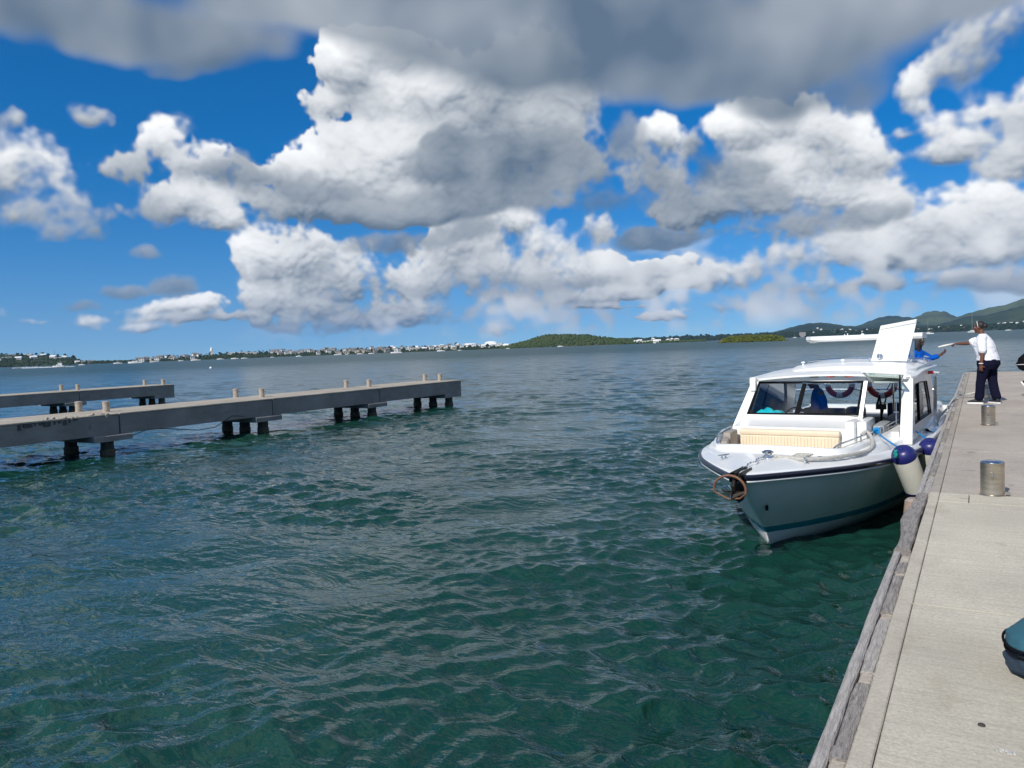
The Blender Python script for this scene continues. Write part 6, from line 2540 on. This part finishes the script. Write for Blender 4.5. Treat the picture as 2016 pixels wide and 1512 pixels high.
limb(tr, [(-.10, 0, .80), (-.11, .02, .46), (-.11, -.02, .12)], [.10, .075, .06])
remeshed(tr, 'trousers', CL_NAVY, w2, .0095, 2, fold=.0065, fs=(10, 10, 5))
shoe(w2, Vector((.11, -.02, .08)), 0, SH_DK, SH_WH)
shoe(w2, Vector((-.11, -.02, .08)), 0, SH_DK, SH_WH)
hr = MB()
R3 = Matrix.Rotation(radians(20), 3, 'Z')
ellipsoid(hr, hm2 @ Vector((0, -.022, .032)), (.088, .094, .090), R3, 16, 10)
rr = random.Random(4)
for k in range(26):
    a = radians(20 + 320 * k / 25)                          # from one temple round the back to the other
    x, y = sin(a) * .086, cos(a) * .088
    if y > .05:
        continue
    L = rr.uniform(.20, .30)
    pts = [(x * .7, y * .7 - .01, .09), (x * 1.05, y * 1.05 - .01, .04), (x * 1.2, y * 1.15 - .01, -.06), (x * 1.25 + rr.uniform(-.01, .01), y * 1.2 - .01, -L * .6), (x * 1.15, y * 1.15 - .01, -L)]
    hr.tube([hm2 @ Vector(p) for p in pts], [.012, .013, .012, .011, .007], 6)
remeshed(hr, 'hair', HAIR, w2, .007, 1)

# ---- helmsman inside the cabin
p3 = W3(-.20, 5.05, .46)
w3 = thing('person', 'person in a royal blue shirt standing at the helm behind the windscreen', 'person', p3, radians(115))
body = MB()
limb(body, [(.10, 0, .80), (.11, .02, .44), (.11, -.02, .08)], [.085, .058, .038])
limb(body, [(-.10, 0, .80), (-.11, .02, .44), (-.11, -.02, .08)], [.085, .058, .038])
body.loft([ell((0, 0, .74), .14, .11), ell((0, 0, .86), .15, .12), ell((0, .0, 1.0), .13, .10), ell((0, .0, 1.14), .15, .105), ell((0, .0, 1.25), .145, .085), ell((0, .0, 1.29), .07, .06)])
limb(body, [(0, .0, 1.27), (0, .04, 1.36)], [.052, .05])
hm3 = head_mesh(body, Vector((0, .07, 1.43)), 0, radians(-15), .95)
limb(body, [(-.16, .0, 1.24), (-.22, -.05, .98), (-.20, .14, .86)], [.05, .04, .028])
hand(body, (-.20, .14, .86), (.2, .9, .1), (.5, 0, -.6), 1, curl=.6)
limb(body, [(.16, .0, 1.24), (.22, .02, .98), (.16, .22, .92)], [.05, .04, .028])
hand(body, (.16, .22, .92), (-.2, .9, .1), (-.5, 0, -.6), -1, curl=.6)
remeshed(body, 'body', SKIN2, w3, .0085, 2)
eyes(w3, hm3)
sh = MB()
sh.loft([ell((0, 0, .78), .15, .12), ell((0, 0, .9), .145, .115), ell((0, .0, 1.02), .145, .115), ell((0, .0, 1.14), .16, .12), ell((0, .0, 1.24), .155, .095), ell((0, .0, 1.295), .09, .075), ell((0, 0, 1.31), .062, .06)])
limb(sh, [(-.11, 0, 1.22), (-.19, -.02, 1.13), (-.225, -.04, 1.00)], [.075, .072, .064])
limb(sh, [(.11, 0, 1.22), (.19, .0, 1.13), (.225, .01, 1.00)], [.075, .072, .064])
remeshed(sh, 'shirt', CL_BLUE, w3, .009, 2, fold=.0065, fs=(8, 8, 14))
tr = MB()
tr.loft([ell((0, 0, .66), .16, .13), ell((0, 0, .78), .165, .14), ell((0, 0, .86), .15, .125)])
limb(tr, [(.10, 0, .76), (.11, .02, .44), (.11, -.02, .12)], [.10, .075, .06])
limb(tr, [(-.10, 0, .76), (-.11, .02, .44), (-.11, -.02, .12)], [.10, .075, .06])
remeshed(tr, 'trousers', CL_NAVY, w3, .0095, 2, fold=.0065, fs=(10, 10, 5))
shoe(w3, Vector((.11, -.02, .08)), 0, SH_DK, SH_WH)
shoe(w3, Vector((-.11, -.02, .08)), 0, SH_DK, SH_WH)
hr = MB()
ellipsoid(hr, hm3 @ Vector((0, -.02, .03)), (.080, .090, .084), None, 16, 10)
remeshed(hr, 'hair', HAIR, w3, .009, 2)

# ---- walker at the right edge, mostly beyond the frame
w4 = thing('person', 'dark clothed walker at the right edge with one maroon shoe lifted behind', 'person', (1.30, 20.0, DECK), radians(-90))
body = MB()
limb(body, [(.10, 0, .86), (.10, .14, .48), (.10, .16, .08)], [.085, .058, .038])
limb(body, [(-.10, 0, .86), (-.10, -.06, .47), (-.10, -.42, .31)], [.085, .058, .038])
body.loft([ell((0, 0, .80), .14, .11), ell((0, 0, .94), .15, .12), ell((0, .02, 1.1), .13, .10), ell((0, .04, 1.26), .15, .105), ell((0, .05, 1.36), .145, .085), ell((0, .055, 1.41), .07, .06)])
limb(body, [(0, .05, 1.38), (0, .08, 1.48)], [.052, .05])
hm4 = head_mesh(body, Vector((0, .10, 1.57)), 0)
limb(body, [(-.16, .05, 1.34), (-.22, .12, 1.08), (-.18, .30, .95)], [.05, .04, .028])
hand(body, (-.18, .30, .95), (.1, .9, .1), (.8, 0, -.3), 1, curl=.6)
limb(body, [(.16, .05, 1.34), (.22, -.02, 1.08), (.18, .1, .88)], [.05, .04, .028])
hand(body, (.18, .10, .88), (0, .5, -.8), (-.8, 0, -.3), -1, curl=.5)
remeshed(body, 'body', SKIN, w4, .0085, 2)
eyes(w4, hm4)
sh = MB()
sh.loft([ell((0, 0, .86), .17, .14), ell((0, 0, 1.0), .165, .14), ell((0, .02, 1.12), .155, .13), ell((0, .04, 1.25), .17, .135), ell((0, .05, 1.35), .165, .11), ell((0, .055, 1.41), .09, .075)])
limb(sh, [(-.11, .05, 1.33), (-.19, .07, 1.22), (-.22, .11, 1.10)], [.075, .072, .064])
limb(sh, [(.11, .05, 1.33), (.19, .03, 1.22), (.22, -.01, 1.10)], [.075, .072, .064])
remeshed(sh, 'shirt', CL_BLACK, w4, .0095, 2, fold=.0065, fs=(8, 8, 14))
tr = MB()
tr.loft([ell((0, 0, .72), .16, .13), ell((0, 0, .84), .165, .14), ell((0, 0, .94), .15, .125)])
limb(tr, [(.10, 0, .82), (.10, .14, .48), (.10, .16, .12)], [.10, .075, .06])
limb(tr, [(-.10, 0, .82), (-.10, -.06, .47), (-.10, -.38, .325)], [.10, .075, .06])
remeshed(tr, 'trousers', CL_NAVY, w4, .0095, 2, fold=.0065, fs=(10, 10, 5))
M_MAR = mat('maroon_trainer', (.06, .012, .02), .6)
shoe(w4, Vector((.10, .16, .08)), 0, M_MAR, SH_WH)
shoe(w4, Vector((-.10, -.44, .30)), 0, M_MAR, SH_WH, radians(-55))
hr = MB()
ellipsoid(hr, hm4 @ Vector((0, -.02, .03)), (.080, .090, .086), None, 16, 10)
remeshed(hr, 'hair', HAIR, w4, .009, 2)
# bag slung behind the hip
t = thing('shoulder_bag', 'black shoulder bag swinging behind the walker at the right edge', 'bag', (0.92, 19.9, DECK + .56), 0)
mb = MB()
mb.loft([ell((.0, 0, 0), .10, .07), ell((-.05, 0, .05), .17, .10), ell((-.07, 0, .18), .19, .11), ell((-.06, 0, .30), .17, .10), ell((.0, 0, .40), .12, .08), ell((.06, 0, .45), .06, .05)])
remeshed(mb, 'bag_body', CL_BLACK, t, .012, 3, fold=.012, fs=(9, 9, 12))
mb = MB()
mb.tube([(-.262, -.04, .155), (-.20, -.10, .16), (-.08, -.125, .165)], .006, 6)
mb.build('zip', SH_WH, t, smooth=True)
mb = MB()
mb.tube(catmull([(-.02, 0, .42), (.2, .0, .75), (.34, .05, .84), (.45, .1, .7), (.30, .1, .4), (.05, .0, .35)], 5), .014, 6)
mb.build('strap', CL_BLACK, t, smooth=True)

# ---- teal and denim soft bag standing on the near slab
M_TEALC = mat('teal_canvas', (0.025, 0.11, 0.15), .85, noise=.15, nscale=8, bump=.3, bscale=200)
M_DENIM = mat('denim_blue', (0.016, 0.034, 0.058), .9, nscale=30, color2=(0.03, 0.055, 0.085), bump=.5, bscale=160)
t = thing('soft_bag', 'soft denim bag with a teal flap standing on the pale slab at the right edge', 'bag', (0.305, 3.93, DECK), 0)
mb = MB()
mb.loft([ell((0, 0, .004), .15, .13), ell((-.01, 0, .02), .20, .17), ell((-.01, 0, .07), .225, .19), ell((-.005, 0, .12), .215, .18), ell((0, 0, .16), .18, .15), ell((0, 0, .18), .12, .10)])
remeshed(mb, 'bag_body', M_DENIM, t, .008, 2, fold=.010, fs=(14, 14, 22))
mb = MB()
mb.loft([ell((0, -.01, .125), .17, .15), ell((-.005, -.01, .140), .222, .195, roll=.02), ell((0, 0, .175), .222, .195, roll=.05), ell((.02, .02, .225), .19, .17), ell((.06, .03, .262), .12, .11), ell((.08, .03, .272), .05, .05)])
remeshed(mb, 'flap', M_TEALC, t, .008, 2, fold=.006, fs=(9, 9, 12))
mb = MB()
for zz, rx, ry in ((.152, .226, .199), (.122, .219, .188)):
    mb.tube([(rx * cos(a * pi / 24) - .003, ry * sin(a * pi / 24) - .006, zz + .010 * sin(a * pi / 8)) for a in range(49)], .006, 6)
mb.build('piping', MB_BLACK, t, smooth=True)

# ------------------------------------------------------------------ sea haze
hz = MB()
hz.box(-6100, 6100, -6100, 6100, -3.2, 285)
hm_ = bpy.data.materials.new('sea_air')
hm_.use_nodes = True
nt = hm_.node_tree
nt.nodes.clear()
oo = nt.nodes.new('ShaderNodeOutputMaterial')
pv = nt.nodes.new('ShaderNodeVolumePrincipled')
pv.inputs['Color'].default_value = (0.42, 0.66, 1.0, 1)
pv.inputs['Density'].default_value = 0.00008
pv.inputs['Anisotropy'].default_value = 0.2
nt.links.new(pv.outputs[0], oo.inputs['Volume'])
tag(hz.build('haze', hm_), kind='stuff')
